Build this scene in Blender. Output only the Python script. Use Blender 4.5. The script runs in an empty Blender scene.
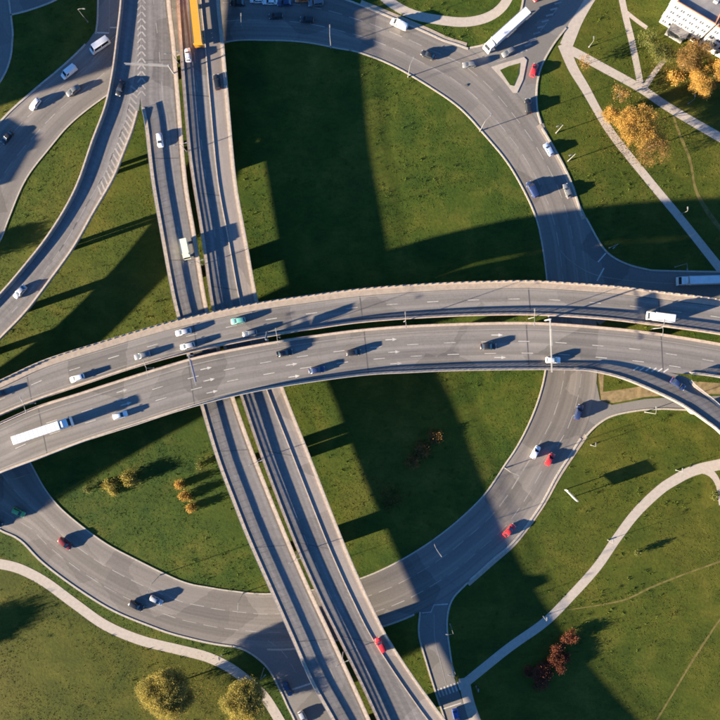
import bpy, bmesh, math, random
import numpy as np
from mathutils import Vector, Matrix
from mathutils.geometry import tessellate_polygon

random.seed(7)
RNG = np.random.default_rng(11)
scn = bpy.context.scene
C = scn.collection

# ------------------------------------------------------------------ camera, sky, sun, exposure
S = 0.30            # metres per photo pixel on the ground
CAM_H = 220.0       # drone height
SUN_EL = math.radians(10.3)
SHADOW = Vector((0.945, 0.327))          # direction in which shadows fall
cam_d = bpy.data.cameras.new('camera')
cam = bpy.data.objects.new('camera', cam_d); C.objects.link(cam)
cam.location = (0, 0, CAM_H)
cam_d.sensor_width = 36.0
cam_d.angle = 2 * math.atan(360 * S / CAM_H)
cam_d.clip_end = 5000
scn.camera = cam

w = bpy.data.worlds.new('World'); scn.world = w; w.use_nodes = True
nt = w.node_tree
bg = nt.nodes['Background']
sky = nt.nodes.new('ShaderNodeTexSky'); sky.sky_type = 'NISHITA'
sky.sun_disc = False
sky.sun_elevation = SUN_EL
sky.sun_rotation = math.atan2(-SHADOW.x, -SHADOW.y)
sky.air_density = 1.0; sky.dust_density = 0.15; sky.ozone_density = 6.5
nt.links.new(sky.outputs['Color'], bg.inputs['Color'])
bg.inputs['Strength'].default_value = 0.05

sun_d = bpy.data.lights.new('sun', 'SUN'); sun_d.energy = 5.0; sun_d.angle = math.radians(0.75)
sun_d.color = (1.0, 0.84, 0.62)
sun = bpy.data.objects.new('sun', sun_d); C.objects.link(sun)
sun.rotation_euler = Vector((SHADOW.x * math.cos(SUN_EL), SHADOW.y * math.cos(SUN_EL), -math.sin(SUN_EL))).to_track_quat('-Z', 'Y').to_euler()
sun.location = (-200, -70, 80)

vs = scn.view_settings
vs.view_transform = 'Standard'; vs.look = 'None'; vs.gamma = 1.0; vs.use_curve_mapping = False
vs.exposure = 2.75
scn.cycles.filter_width = 1.8
scn.cycles.max_bounces = 5; scn.cycles.diffuse_bounces = 2; scn.cycles.glossy_bounces = 2
scn.cycles.caustics_reflective = False; scn.cycles.caustics_refractive = False

# ------------------------------------------------------------------ helpers
def P(px, py, z=0.0):
    k = S * (1 - z / CAM_H)
    return Vector(((px - 360) * k, (360 - py) * k, z))

def cat(pts, step=4.0, closed=False):
    pts = [np.array(p, float) for p in pts]
    n = len(pts); out = []
    rng = range(n) if closed else range(n - 1)
    for i in rng:
        p1, p2 = pts[i], pts[(i + 1) % n]
        p0 = pts[i - 1] if (closed or i > 0) else 2 * p1 - p2
        p3 = pts[(i + 2) % n] if (closed or i + 2 < n) else 2 * p2 - p1
        k = max(2, int(np.linalg.norm(p2 - p1) / step))
        for j in range(k):
            t = j / k
            out.append(0.5 * ((2 * p1) + (p2 - p0) * t + (2 * p0 - 5 * p1 + 4 * p2 - p3) * t * t + (3 * p1 - p0 - 3 * p2 + p3) * t ** 3))
    if not closed: out.append(pts[-1])
    return np.array(out)

def resample(a, n):
    d = np.r_[0, np.cumsum(np.linalg.norm(np.diff(a, axis=0), axis=1))]
    t = np.linspace(0, d[-1], n)
    return np.stack([np.interp(t, d, a[:, k]) for k in range(a.shape[1])], 1)

def to_world(a, z):
    zz = np.full(len(a), z) if np.isscalar(z) else np.asarray(z)
    k = S * (1 - zz / CAM_H)
    return np.stack([(a[:, 0] - 360) * k, (360 - a[:, 1]) * k, zz], 1)

def link(o, parent=None):
    C.objects.link(o)
    if parent is not None: o.parent = parent
    return o

def mesh_obj(name, verts, faces, mat, parent=None, uv=None, smooth=False):
    me = bpy.data.meshes.new(name)
    me.from_pydata([tuple(v) for v in verts], [], faces)
    if uv is not None:
        l = me.uv_layers.new(name='UVMap')
        idx = np.empty(len(me.loops), np.int32); me.loops.foreach_get('vertex_index', idx)
        l.data.foreach_set('uv', np.asarray(uv, np.float32)[idx].ravel())
    if smooth: me.shade_smooth()
    me.materials.append(mat)
    return link(bpy.data.objects.new(name, me), parent)

def empty(name, loc=(0, 0, 0), rz=0.0):
    o = bpy.data.objects.new(name, None); C.objects.link(o)
    o.location = loc; o.rotation_euler = (0, 0, rz); o.empty_display_size = 0.5
    return o

def tag(o, label=None, cat_=None, group=None, kind=None):
    if label: o['label'] = label
    if cat_: o['category'] = cat_
    if group: o['group'] = group
    if kind: o['kind'] = kind
    return o

def copy_tree(o, parent=None):
    c = o.copy(); C.objects.link(c); c.parent = parent
    for ch in o.children: copy_tree(ch, c)
    return c

class MB:
    """collects simple solids into one mesh"""
    def __init__(s): s.v = []; s.f = []
    def add(s, v, f):
        b = len(s.v); s.v += [tuple(x) for x in v]; s.f += [tuple(i + b for i in q) for q in f]
    def box(s, c, size, rz=0.0, rot=None):
        hx, hy, hz = size[0] / 2, size[1] / 2, size[2] / 2
        R = rot if rot is not None else Matrix.Rotation(rz, 3, 'Z')
        v = [Vector(c) + R @ Vector((x * hx, y * hy, z * hz)) for z in (-1, 1) for y in (-1, 1) for x in (-1, 1)]
        s.add(v, [(0, 2, 3, 1), (4, 5, 7, 6), (0, 1, 5, 4), (2, 6, 7, 3), (0, 4, 6, 2), (1, 3, 7, 5)])
    def tube(s, pts, rad, n=8, cap=True):
        pts = [Vector(p) for p in pts]; rings = []
        for i, p in enumerate(pts):
            d = (pts[min(i + 1, len(pts) - 1)] - pts[max(i - 1, 0)]).normalized()
            a = d.cross(Vector((0, 0, 1)))
            if a.length < 1e-3: a = Vector((1, 0, 0))
            a.normalize(); b = d.cross(a)
            r = rad[i] if hasattr(rad, '__len__') else rad
            rings.append([p + (a * math.cos(2 * math.pi * k / n) + b * math.sin(2 * math.pi * k / n)) * r for k in range(n)])
        v = [q for r in rings for q in r]; f = []
        for i in range(len(rings) - 1):
            for k in range(n):
                f.append((i * n + k, i * n + (k + 1) % n, (i + 1) * n + (k + 1) % n, (i + 1) * n + k))
        if cap:
            f.append(tuple(range(n))[::-1]); f.append(tuple((len(rings) - 1) * n + k for k in range(n)))
        s.add(v, f)
    def build(s, name, mat, parent=None, smooth=False):
        o = mesh_obj(name, s.v, s.f, mat, parent, smooth=False)
        if smooth:
            o.data.shade_smooth(); o.data.set_sharp_from_angle(angle=math.radians(40))
        return o

# ------------------------------------------------------------------ materials
def new_mat(name):
    m = bpy.data.materials.new(name); m.use_nodes = True
    t = m.node_tree; b = t.nodes['Principled BSDF']
    return m, t, b
def N(t, typ, **kw):
    n = t.nodes.new(typ)
    for k, v in kw.items():
        if k in n.inputs: n.inputs[k].default_value = v
        else: setattr(n, k, v)
    return n
def mixc(t, fac, a, b, blend='MIX'):
    n = t.nodes.new('ShaderNodeMix'); n.data_type = 'RGBA'; n.blend_type = blend
    for sock, val in ((n.inputs[0], fac), (n.inputs[6], a), (n.inputs[7], b)):
        if hasattr(val, 'links'): t.links.new(val, sock)
        elif isinstance(val, (int, float)): sock.default_value = val
        else: sock.default_value = (*val[:3], 1)
    return n.outputs[2]
def ramp(t, src, stops):
    r = t.nodes.new('ShaderNodeValToRGB'); e = r.color_ramp.elements
    while len(e) < len(stops): e.new(0.5)
    for el, (p, c) in zip(e, stops):
        el.position = p; el.color = (*c, 1) if hasattr(c, '__len__') else (c, c, c, 1)
    t.links.new(src, r.inputs[0]); return r.outputs[0]
def noise(t, vec, scale, detail=4, rough=0.55, dist=0.0):
    n = N(t, 'ShaderNodeTexNoise', Scale=scale, Detail=detail, Roughness=rough, Distortion=dist)
    t.links.new(vec, n.inputs['Vector']); return n.outputs['Fac']
def mapping(t, vec, scale):
    m = t.nodes.new('ShaderNodeMapping'); m.inputs['Scale'].default_value = scale
    t.links.new(vec, m.inputs['Vector']); return m.outputs[0]
def bump(t, b, h, strength, dist):
    n = N(t, 'ShaderNodeBump', Strength=strength, Distance=dist)
    t.links.new(h, n.inputs['Height']); t.links.new(n.outputs[0], b.inputs['Normal'])

def plain(name, col, rough=0.6, metal=0.0, var=0.12, scale=2.0, coat=0.0, spec=0.5):
    m, t, b = new_mat(name)
    g = t.nodes.new('ShaderNodeNewGeometry')
    nz = noise(t, g.outputs['Position'], scale, 5)
    dark = [c * (1 - var) for c in col]; lite = [min(1, c * (1 + var)) for c in col]
    t.links.new(ramp(t, nz, [(0.3, dark), (0.7, lite)]), b.inputs['Base Color'])
    b.inputs['Roughness'].default_value = rough; b.inputs['Metallic'].default_value = metal
    b.inputs['Coat Weight'].default_value = coat; b.inputs['Specular IOR Level'].default_value = spec
    return m

def asphalt(name, col, uv=True, old=0.0, track=0.16, lane=3.4):
    m, t, b = new_mat(name)
    g = t.nodes.new('ShaderNodeNewGeometry'); pos = g.outputs['Position']
    c = mixc(t, noise(t, pos, 0.05, 5, 0.6), [x * 0.84 for x in col], [x * 1.14 for x in col])
    c = mixc(t, ramp(t, noise(t, pos, 1.6, 4, 0.6), [(0.35, 0.0), (0.7, 1.0)]), c, [x * 1.12 for x in col])
    c = mixc(t, 0.5, c, ramp(t, noise(t, pos, 14, 3, 0.7), [(0.25, 0.72), (0.75, 1.25)]), 'MULTIPLY')
    if uv:
        tc = t.nodes.new('ShaderNodeTexCoord')
        streak = noise(t, mapping(t, tc.outputs['UV'], (1.1, 0.012, 1)), 1.0, 5, 0.65)
        c = mixc(t, 0.85, c, ramp(t, streak, [(0.28, 0.76), (0.5, 0.98), (0.72, 1.16)]), 'MULTIPLY')
        sp = t.nodes.new('ShaderNodeSeparateXYZ'); t.links.new(tc.outputs['UV'], sp.inputs[0])
        mm = N(t, 'ShaderNodeMath', operation='MULTIPLY'); t.links.new(sp.outputs[0], mm.inputs[0]); mm.inputs[1].default_value = 2 * math.pi / lane
        cs = N(t, 'ShaderNodeMath', operation='COSINE'); t.links.new(mm.outputs[0], cs.inputs[0])
        rr = ramp(t, cs.outputs[0], [(0.0, 1 - track), (0.65, 1.03)])
        c = mixc(t, 0.8, c, rr, 'MULTIPLY')
        cb = t.nodes.new('ShaderNodeCombineXYZ'); t.links.new(sp.outputs[1], cb.inputs[0]); t.links.new(sp.outputs[0], cb.inputs[1])
        bk = t.nodes.new('ShaderNodeTexBrick'); t.links.new(cb.outputs[0], bk.inputs['Vector'])
        for nm_, v_ in (('Scale', 1.0), ('Mortar Size', 0.0), ('Brick Width', 34.0), ('Row Height', lane), ('Bias', 0.0)): bk.inputs[nm_].default_value = v_
        bk.inputs['Color1'].default_value = (0.84, 0.85, 0.87, 1); bk.inputs['Color2'].default_value = (1.1, 1.09, 1.07, 1)
        c = mixc(t, 0.75, c, bk.outputs['Color'], 'MULTIPLY')
        oil = noise(t, mapping(t, tc.outputs['UV'], (0.75, 0.09, 1)), 1.0, 3, 0.6)
        c = mixc(t, 0.6, c, ramp(t, oil, [(0.60, 1.0), (0.72, 0.78)]), 'MULTIPLY')
        if old > 0:
            br = noise(t, mapping(t, tc.outputs['UV'], (0.45, 0.9, 1)), 1.0, 5, 0.7)
            c = mixc(t, old, c, ramp(t, br, [(0.3, 0.7), (0.7, 1.2)]), 'MULTIPLY')
    # repaired patches and cracks
    vo = N(t, 'ShaderNodeTexVoronoi', Scale=0.07); vo.feature = 'F1'
    nzv = N(t, 'ShaderNodeTexNoise', Scale=0.3, Detail=3); t.links.new(pos, nzv.inputs['Vector'])
    dv = t.nodes.new('ShaderNodeVectorMath'); dv.operation = 'MULTIPLY_ADD'
    t.links.new(nzv.outputs['Color'], dv.inputs[0]); dv.inputs[1].default_value = (2.2, 2.2, 0); t.links.new(pos, dv.inputs[2])
    t.links.new(dv.outputs[0], vo.inputs['Vector'])
    sep = t.nodes.new('ShaderNodeSeparateColor'); t.links.new(vo.outputs['Color'], sep.inputs[0])
    c = mixc(t, 0.7, c, ramp(t, sep.outputs[0], [(0.12, 0.7), (0.3, 1.0), (0.9, 1.08)]), 'MULTIPLY')
    ve = N(t, 'ShaderNodeTexVoronoi', Scale=0.11); ve.feature = 'DISTANCE_TO_EDGE'; t.links.new(dv.outputs[0], ve.inputs['Vector'])
    c = mixc(t, 0.22, c, ramp(t, ve.outputs['Distance'], [(0.0, 0.5), (0.01, 1.0)]), 'MULTIPLY')
    t.links.new(c, b.inputs['Base Color'])
    b.inputs['Roughness'].default_value = 0.85; b.inputs['Specular IOR Level'].default_value = 0.25
    bump(t, b, noise(t, pos, 9, 3, 0.7), 0.08, 0.02)
    return m

M = {}
M['asphalt_ring'] = asphalt('asphalt_ring', (0.176, 0.158, 0.143), lane=4.6, track=0.16)
M['asphalt_flat'] = asphalt('asphalt_side_road', (0.155, 0.145, 0.136), uv=False)
M['asphalt_deck'] = asphalt('asphalt_viaduct', (0.182, 0.166, 0.153), lane=3.3, track=0.2)
M['asphalt_old'] = asphalt('asphalt_worn', (0.165, 0.154, 0.149), old=0.6, lane=3.1)
M['asphalt_pale'] = asphalt('asphalt_pale', (0.23, 0.20, 0.18), lane=4.2, track=0.06)
M['concrete'] = plain('concrete', (0.40, 0.33, 0.265), 0.85, var=0.2, scale=1.2, spec=0.2)
M['sidewalk'] = plain('sidewalk_concrete', (0.31, 0.255, 0.205), 0.9, var=0.16, scale=0.9, spec=0.2)
M['path'] = plain('path_paving', (0.36, 0.315, 0.27), 0.9, var=0.1, scale=1.1, spec=0.2)
M['kerb'] = plain('kerb_stone', (0.36, 0.32, 0.27), 0.85, var=0.2, scale=2.5, spec=0.2)
def worn_paint(name, col, lo, hi):
    m, t, b = new_mat(name); g_ = t.nodes.new('ShaderNodeNewGeometry'); pos = g_.outputs['Position']
    f = mixc(t, 0.5, noise(t, pos, 2.6, 4, 0.7), noise(t, pos, 0.12, 3, 0.6))
    t.links.new(mixc(t, ramp(t, f, [(lo, 0.0), (hi, 1.0)]), (0.19, 0.172, 0.158), col), b.inputs['Base Color'])
    b.inputs['Roughness'].default_value = 0.8; b.inputs['Specular IOR Level'].default_value = 0.25
    return m
M['paint'] = worn_paint('road_paint', (0.50, 0.475, 0.44), 0.33, 0.56)
M['paint_worn'] = worn_paint('road_paint_worn', (0.33, 0.31, 0.285), 0.36, 0.62)
M['joint'] = plain('rubber_joint', (0.07, 0.065, 0.065), 0.8)
M['gutter'] = plain('gutter_dark', (0.10, 0.085, 0.075), 0.95, var=0.3)
M['steel'] = plain('galvanised_steel', (0.34, 0.335, 0.33), 0.55, 0.3, var=0.1)
M['rust'] = plain('rusty_rail', (0.30, 0.20, 0.15), 0.8, 0.1, var=0.3, scale=1.5)
M['lamp_paint'] = plain('lamp_paint', (0.20, 0.20, 0.20), 0.5, 0.0, var=0.05)
M['glass_lamp'] = plain('lamp_glass', (0.55, 0.55, 0.53), 0.15, 0.0, var=0.02)
M['white_paint'] = plain('white_panel', (0.78, 0.77, 0.75), 0.45, var=0.05)
M['sign_back'] = plain('sign_grey_back', (0.28, 0.28, 0.29), 0.5, 0.4, var=0.08)
M['sign_blue'] = plain('sign_blue_face', (0.03, 0.10, 0.35), 0.4, var=0.05)
M['glass'] = plain('dark_glass', (0.02, 0.024, 0.03), 0.06, 0.0, var=0.05, spec=0.8)
M['tyre'] = plain('tyre_rubber', (0.02, 0.02, 0.02), 0.85)
M['rim'] = plain('rim_alloy', (0.45, 0.45, 0.46), 0.35, 0.7, var=0.05)
M['black'] = plain('black_plastic', (0.03, 0.03, 0.032), 0.6)
M['head_lens'] = plain('headlight_lens', (0.7, 0.7, 0.68), 0.12, var=0.02)
M['tail_lens'] = plain('tail_lens', (0.5, 0.02, 0.015), 0.2, var=0.05)
M['bark'] = plain('bark', (0.12, 0.09, 0.065), 0.95, var=0.35, scale=6)
M['wall_white'] = plain('plaster_white', (0.74, 0.69, 0.62), 0.85, var=0.06, scale=0.7)
M['roof_felt'] = plain('roof_felt', (0.17, 0.165, 0.17), 0.9, var=0.15, scale=0.8)
M['brick'] = plain('brick_trim', (0.36, 0.17, 0.11), 0.85, var=0.2, scale=3)
M['pane'] = plain('window_pane', (0.05, 0.06, 0.08), 0.08, var=0.1, spec=0.8)
M['frame'] = plain('window_frame', (0.6, 0.58, 0.55), 0.5, var=0.05)
M['trail'] = plain('trodden_grass', (0.125, 0.105, 0.035), 0.95, var=0.35, scale=0.7, spec=0.1)
M['soil'] = plain('sandy_soil', (0.20, 0.15, 0.08), 0.95, var=0.35, scale=0.7, spec=0.1)

PAINTS = dict(white=(0.72, 0.72, 0.72), silver=(0.42, 0.43, 0.45), grey=(0.16, 0.165, 0.175), black=(0.016, 0.017, 0.02),
              navy=(0.02, 0.035, 0.10), red=(0.50, 0.03, 0.035), darkred=(0.17, 0.02, 0.02), green=(0.10, 0.36, 0.12), teal=(0.11, 0.33, 0.28),
              yellow=(0.62, 0.29, 0.03), orange=(0.62, 0.16, 0.03), cream=(0.68, 0.68, 0.50), blue=(0.06, 0.12, 0.42), paleblue=(0.36, 0.45, 0.62))
PM = {k: plain('car_paint_' + k, v, 0.32, 0.25 if k in ('silver', 'grey', 'paleblue') else 0.0, var=0.09 if k == 'white' else 0.04, scale=0.9, coat=0.5) for k, v in PAINTS.items()}

def grass_mat(name, blades=False, dry=0.0):
    m, t, b = new_mat(name)
    g = t.nodes.new('ShaderNodeNewGeometry'); pos = g.outputs['Position']
    flat = mapping(t, pos, (1, 1, 0))
    big = noise(t, flat, 0.022, 3, 0.55, 0.8)
    mid = noise(t, flat, 0.11, 4, 0.6, 0.5)
    fine = noise(t, flat, 1.5, 3, 0.7)
    k = 0.92 - 0.14 * dry if not blades else 1.0 - 0.14 * dry
    A = lambda g_, d_: tuple(k * q * (x * (1 - dry) + y * dry) for x, y, q in zip(g_, d_, (0.90, 0.98, 1.0)))
    c1 = ramp(t, big, [(0.32, A((0.022, 0.048, 0.0075), (0.046, 0.056, 0.008))), (0.46, A((0.044, 0.066, 0.008), (0.072, 0.076, 0.009))), (0.56, A((0.074, 0.082, 0.010), (0.098, 0.090, 0.011))), (0.70, A((0.122, 0.098, 0.018), (0.140, 0.108, 0.018)))])
    c2 = ramp(t, mid, [(0.30, A((0.020, 0.045, 0.0075), (0.044, 0.055, 0.008))), (0.5, A((0.052, 0.072, 0.009), (0.078, 0.080, 0.010))), (0.70, A((0.135, 0.115, 0.020), (0.145, 0.118, 0.020)))])
    c = mixc(t, 0.5, c1, c2)
    c = mixc(t, 0.5, c, ramp(t, fine, [(0.25, 0.6), (0.5, 1.0), (0.78, 1.4)]), 'MULTIPLY')
    vein = noise(t, mapping(t, pos, (0.35, 0.9, 0)), 0.5, 3, 0.7, 1.2)
    c = mixc(t, 0.6, c, ramp(t, vein, [(0.32, 0.72), (0.5, 1.0), (0.7, 1.22)]), 'MULTIPLY')
    if blades:
        rnd = ramp(t, g.outputs['Random Per Island'], [(0.0, 0.8), (0.6, 1.0), (1.0, 1.2)])
        c = mixc(t, 1.0, c, rnd, 'MULTIPLY')
    t.links.new(c, b.inputs['Base Color'])
    b.inputs['Roughness'].default_value = 0.85; b.inputs['Specular IOR Level'].default_value = 0.12
    if not blades:
        bump(t, b, noise(t, flat, 1.1, 3, 0.7), 0.25, 0.25)
    return m
M['grass'] = grass_mat('meadow_grass'); M['blades'] = grass_mat('grass_blades', True)
M['grass_dry'] = grass_mat('dry_lawn_grass', False, 0.9); M['blades_dry'] = grass_mat('dry_grass_blades', True, 0.9)
M['grass_mid'] = grass_mat('rough_lawn_grass', False, 0.45); M['blades_mid'] = grass_mat('rough_grass_blades', True, 0.45)

def leaf_mat(name, a, b2, c3):
    m, t, b = new_mat(name)
    g = t.nodes.new('ShaderNodeNewGeometry')
    c = ramp(t, g.outputs['Random Per Island'], [(0.0, a), (0.5, b2), (1.0, c3)])
    big = noise(t, g.outputs['Position'], 0.4, 4, 0.6)
    c = mixc(t, 0.85, c, ramp(t, big, [(0.3, (0.55, 0.62, 0.6)), (0.5, (0.95, 0.97, 0.95)), (0.7, (1.3, 1.2, 1.15))]), 'MULTIPLY')
    t.links.new(c, b.inputs['Base Color']); b.inputs['Roughness'].default_value = 0.7
    b.inputs['Specular IOR Level'].default_value = 0.2
    tr = t.nodes.new('ShaderNodeBsdfTranslucent'); t.links.new(c, tr.inputs['Color'])
    mx = t.nodes.new('ShaderNodeMixShader'); mx.inputs[0].default_value = 0.3
    t.links.new(b.outputs[0], mx.inputs[1]); t.links.new(tr.outputs[0], mx.inputs[2])
    t.links.new(mx.outputs[0], t.nodes['Material Output'].inputs['Surface'])
    return m
L_YEL = leaf_mat('leaves_golden', (0.25, 0.135, 0.03), (0.35, 0.20, 0.045), (0.44, 0.28, 0.075))
L_BRN = leaf_mat('leaves_rusty', (0.12, 0.075, 0.025), (0.20, 0.115, 0.035), (0.29, 0.175, 0.055))
L_OLV = leaf_mat('leaves_olive', (0.20, 0.165, 0.038), (0.28, 0.23, 0.055), (0.35, 0.285, 0.075))
L_GRN = leaf_mat('leaves_green', (0.05, 0.07, 0.018), (0.09, 0.105, 0.025), (0.17, 0.15, 0.04))
L_RED = leaf_mat('leaves_red', (0.10, 0.028, 0.02), (0.16, 0.048, 0.028), (0.25, 0.10, 0.04))

# ------------------------------------------------------------------ ground, ring road, side roads
EXCL = []           # px outlines that carry no grass

def flat_area(name, outline, z, mat, kind='structure', parent=None, smooth_step=None, closed_spline=False, excl=True):
    pts = cat(outline, 4, True) if closed_spline else np.array(outline, float)
    if excl: EXCL.append(pts)
    bm = bmesh.new()
    vv = [P(x, y, z) for x, y in pts]
    bv = [bm.verts.new(q) for q in vv]
    for tri in tessellate_polygon([vv]):
        a, b, c = (vv[k] for k in tri)
        if (b - a).cross(c - a).z < 0: tri = tri[::-1]
        bm.faces.new([bv[k] for k in tri])
    me = bpy.data.meshes.new(name); bm.to_mesh(me); bm.free(); me.materials.append(mat)
    o = link(bpy.data.objects.new(name, me), parent)
    if kind and parent is None: o['kind'] = kind
    return o

def line_strip(name, pts_px, width, z, mat, parent=None, h=0.0, smooth=True, excl=False, step=4, off=0.0):
    """a band of given width (m) along a px line; h > 0 gives a raised kerb-like box"""
    a = cat(pts_px, step) if smooth else np.array(pts_px, float)
    wv = to_world(a, z)
    d = np.gradient(wv[:, :2], axis=0); d /= np.linalg.norm(d, axis=1)[:, None] + 1e-9
    nrm = np.stack([-d[:, 1], d[:, 0]], 1)
    wd = width if np.isscalar(width) else np.interp(np.linspace(0, 1, len(a)), np.linspace(0, 1, len(width)), width)
    wd = np.broadcast_to(wd, (len(a),))[:, None]
    L = wv[:, :2] + nrm * (wd / 2 + off); R = wv[:, :2] - nrm * (wd / 2 - off)
    n = len(a); vl = np.r_[0, np.cumsum(np.linalg.norm(np.diff(wv[:, :2], axis=0), axis=1))]
    if excl:
        to_px = lambda q: np.stack([q[:, 0] / S + 360, 360 - q[:, 1] / S], 1)
        EXCL.append(np.r_[to_px(L), to_px(R)[::-1]])
    if h <= 0:
        V = np.r_[np.c_[L, np.full(n, z)], np.c_[R, np.full(n, z)]]
        F = [(i, n + i, n + i + 1, i + 1) for i in range(n - 1)]
        UV = np.r_[np.c_[np.zeros(n), vl], np.c_[np.full(n, 1.0) * wd[:, 0], vl]]
    else:
        V = np.r_[np.c_[L, np.full(n, z)], np.c_[L, np.full(n, z + h)], np.c_[R, np.full(n, z + h)], np.c_[R, np.full(n, z)]]
        F = []
        for i in range(n - 1):
            for k in range(3):
                F.append((k * n + i, (k + 1) * n + i, (k + 1) * n + i + 1, k * n + i + 1))
        F += [(0, 3 * n, 2 * n, n), (n - 1, 2 * n - 1, 3 * n - 1, 4 * n - 1)]
        UV = np.r_[[np.c_[np.full(n, k * .2), vl] for k in range(4)]].reshape(-1, 2)
    return mesh_obj(name, V, F, mat, parent, UV)

g = mesh_obj('ground', [(-1500, -1500, 0), (1500, -1500, 0), (1500, 1500, 0), (-1500, 1500, 0)], [(0, 1, 2, 3)], M['grass']); g['kind'] = 'structure'

LAWNS = [('grass_dry', 'blades_dry', [(-60, 560), (0, 556), (28, 566), (75, 598), (112, 622), (150, 638), (200, 650), (235, 668), (256, 685), (270, 700), (285, 760), (-60, 760)]),
         ('grass_mid', 'blades_mid', [(455, 690), (456, 640), (452, 604), (500, 562), (545, 507), (578, 450), (612, 420), (770, 424), (770, 770), (480, 770)]),
         ('grass_mid', 'blades_mid', [(545, 130), (552, 60), (572, 20), (600, -40), (770, -40), (770, 262), (640, 262), (590, 215)])]
for gm_, _, poly_ in LAWNS: flat_area('lawn', poly_, 0.006, M[gm_], excl=False)

RC = np.array((250.0, 318.0))
INNER = [(-45, 350), (-36, 300), (0, 240), (7, 222), (25, 180), (50, 147), (72, 122), (107, 95), (160, 62), (225, 42), (267, 40), (305, 42), (342, 49), (360, 52.5), (392, 65), (427, 85), (460, 108), (485, 135), (510, 166), (532, 207), (541, 237), (547, 280), (549, 330), (545, 375), (535, 410), (520, 442), (505, 465), (480, 500), (435, 539), (382, 570), (330, 587), (269, 594), (230, 591), (205, 587), (180, 581), (130, 557), (100, 540), (62, 510), (42, 485), (28, 460), (0, 425), (-30, 390)]
OUTER = [(-100, 350), (-82, 440), (-40, 505), (0, 530), (20, 540), (42, 562), (75, 587), (112, 610), (150, 626), (180, 636), (230, 646), (300, 648), (387, 625), (430, 606), (467, 582), (492, 560), (515, 540), (540, 506), (557, 475), (572, 452), (585, 430), (594, 400), (597, 375), (597, 330), (592, 280), (585, 230), (577, 200), (568, 175), (552, 145), (535, 118), (505, 80), (470, 50), (447, 42), (425, 32), (385, 15), (360, 5), (330, -5), (280, -14), (200, -14), (140, -5), (110, 15), (96, 30), (85, 45), (62, 67), (32, 92), (0, 122), (-45, 178), (-82, 250)]
def polar(pts):
    a = cat(pts, 3, True) - RC
    th = np.arctan2(a[:, 1], a[:, 0]); r = np.hypot(a[:, 0], a[:, 1])
    o = np.argsort(th); return th[o], r[o]
NR = 360
TH = np.linspace(-math.pi, math.pi, NR + 1)[:-1]
ti, ri = polar(INNER); to_, ro = polar(OUTER)
RI = np.interp(TH, ti, ri, period=2 * math.pi); RO = np.interp(TH, to_, ro, period=2 * math.pi)
def ring_pt(k, f):
    r = RI[k % NR] + (RO[k % NR] - RI[k % NR]) * f
    return RC[0] + r * math.cos(TH[k % NR]), RC[1] + r * math.sin(TH[k % NR])
def make_ring():
    fr = np.linspace(0, 1, 5); V = []; UV = []; F = []
    vl = 0.0
    for k in range(NR + 1):
        for f in fr:
            V.append(P(*ring_pt(k, f), 0.05)); UV.append((f * 15.0, k * 0.0175 * 78))
    m = len(fr)
    for k in range(NR):
        for j in range(m - 1):
            a = k * m + j; F.append((a, a + 1, a + m + 1, a + m))
    o = mesh_obj('ring_road', V, F, M['asphalt_ring'], None, UV); o['kind'] = 'structure'
    EXCL.append(('ring', np.array([ring_pt(k, 0) for k in range(NR)]), np.array([ring_pt(k, 1) for k in range(NR)])))
    return o
ring = make_ring()

def road(name, outline, z=0.042, mat='asphalt_flat'):
    o = flat_area(name, outline, z, M[mat]); return o
ne_road = road('side_road', [(440, 36), (470, 48), (486, 44), (500, 34), (512, 22), (521, 10), (527, -30), (620, -60), (584, 0), (566, 28), (553, 45), (542, 65), (537, 85), (537, 108), (548, 134), (530, 160), (480, 100)], 0.038)
east_road = road('side_road', [(574, 185), (580, 205), (590, 227), (604, 249), (622, 262), (645, 269), (670, 271), (800, 273), (800, 300), (690, 297), (630, 303), (600, 325), (575, 300), (570, 220)], 0.038)
se_road = road('side_road', [(560, 465), (572, 452), (585, 437), (597, 425), (612, 416), (635, 411), (660, 409), (690, 410), (800, 414), (800, 396), (690, 396), (645, 399), (612, 405), (600, 400), (596, 380), (580, 380), (570, 420)], 0.038)
s_road = road('side_road', [(392, 615), (420, 612), (419, 635), (427, 665), (437, 697), (446, 725), (455, 770), (490, 770), (470, 725), (462, 700), (454, 677), (450, 652), (447, 622), (452, 600), (467, 582), (440, 570), (400, 590)], 0.038)
sw_road = road('side_road', [(220, 640), (247, 651), (267, 667), (280, 690), (287, 705), (298, 730), (310, 780), (352, 780), (340, 730), (322, 695), (312, 670), (304, 640), (260, 625)], 0.038)
nw_road = road('side_road', [(96, 34), (98, 10), (98, -60), (126, -60), (126, 10), (126, 40)], 0.038)
wa_road = road('side_road', [(-60, -60), (6, -30), (9, 0), (12.5, 28), (12.5, 40), (10, 60), (0, 82), (-30, 120), (-60, 140)], 0.038)
wb_road = road('side_road', [(9, -10), (10.5, 15), (30, 10), (56, 0), (90, -20), (60, -40)], 0.034)

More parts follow.
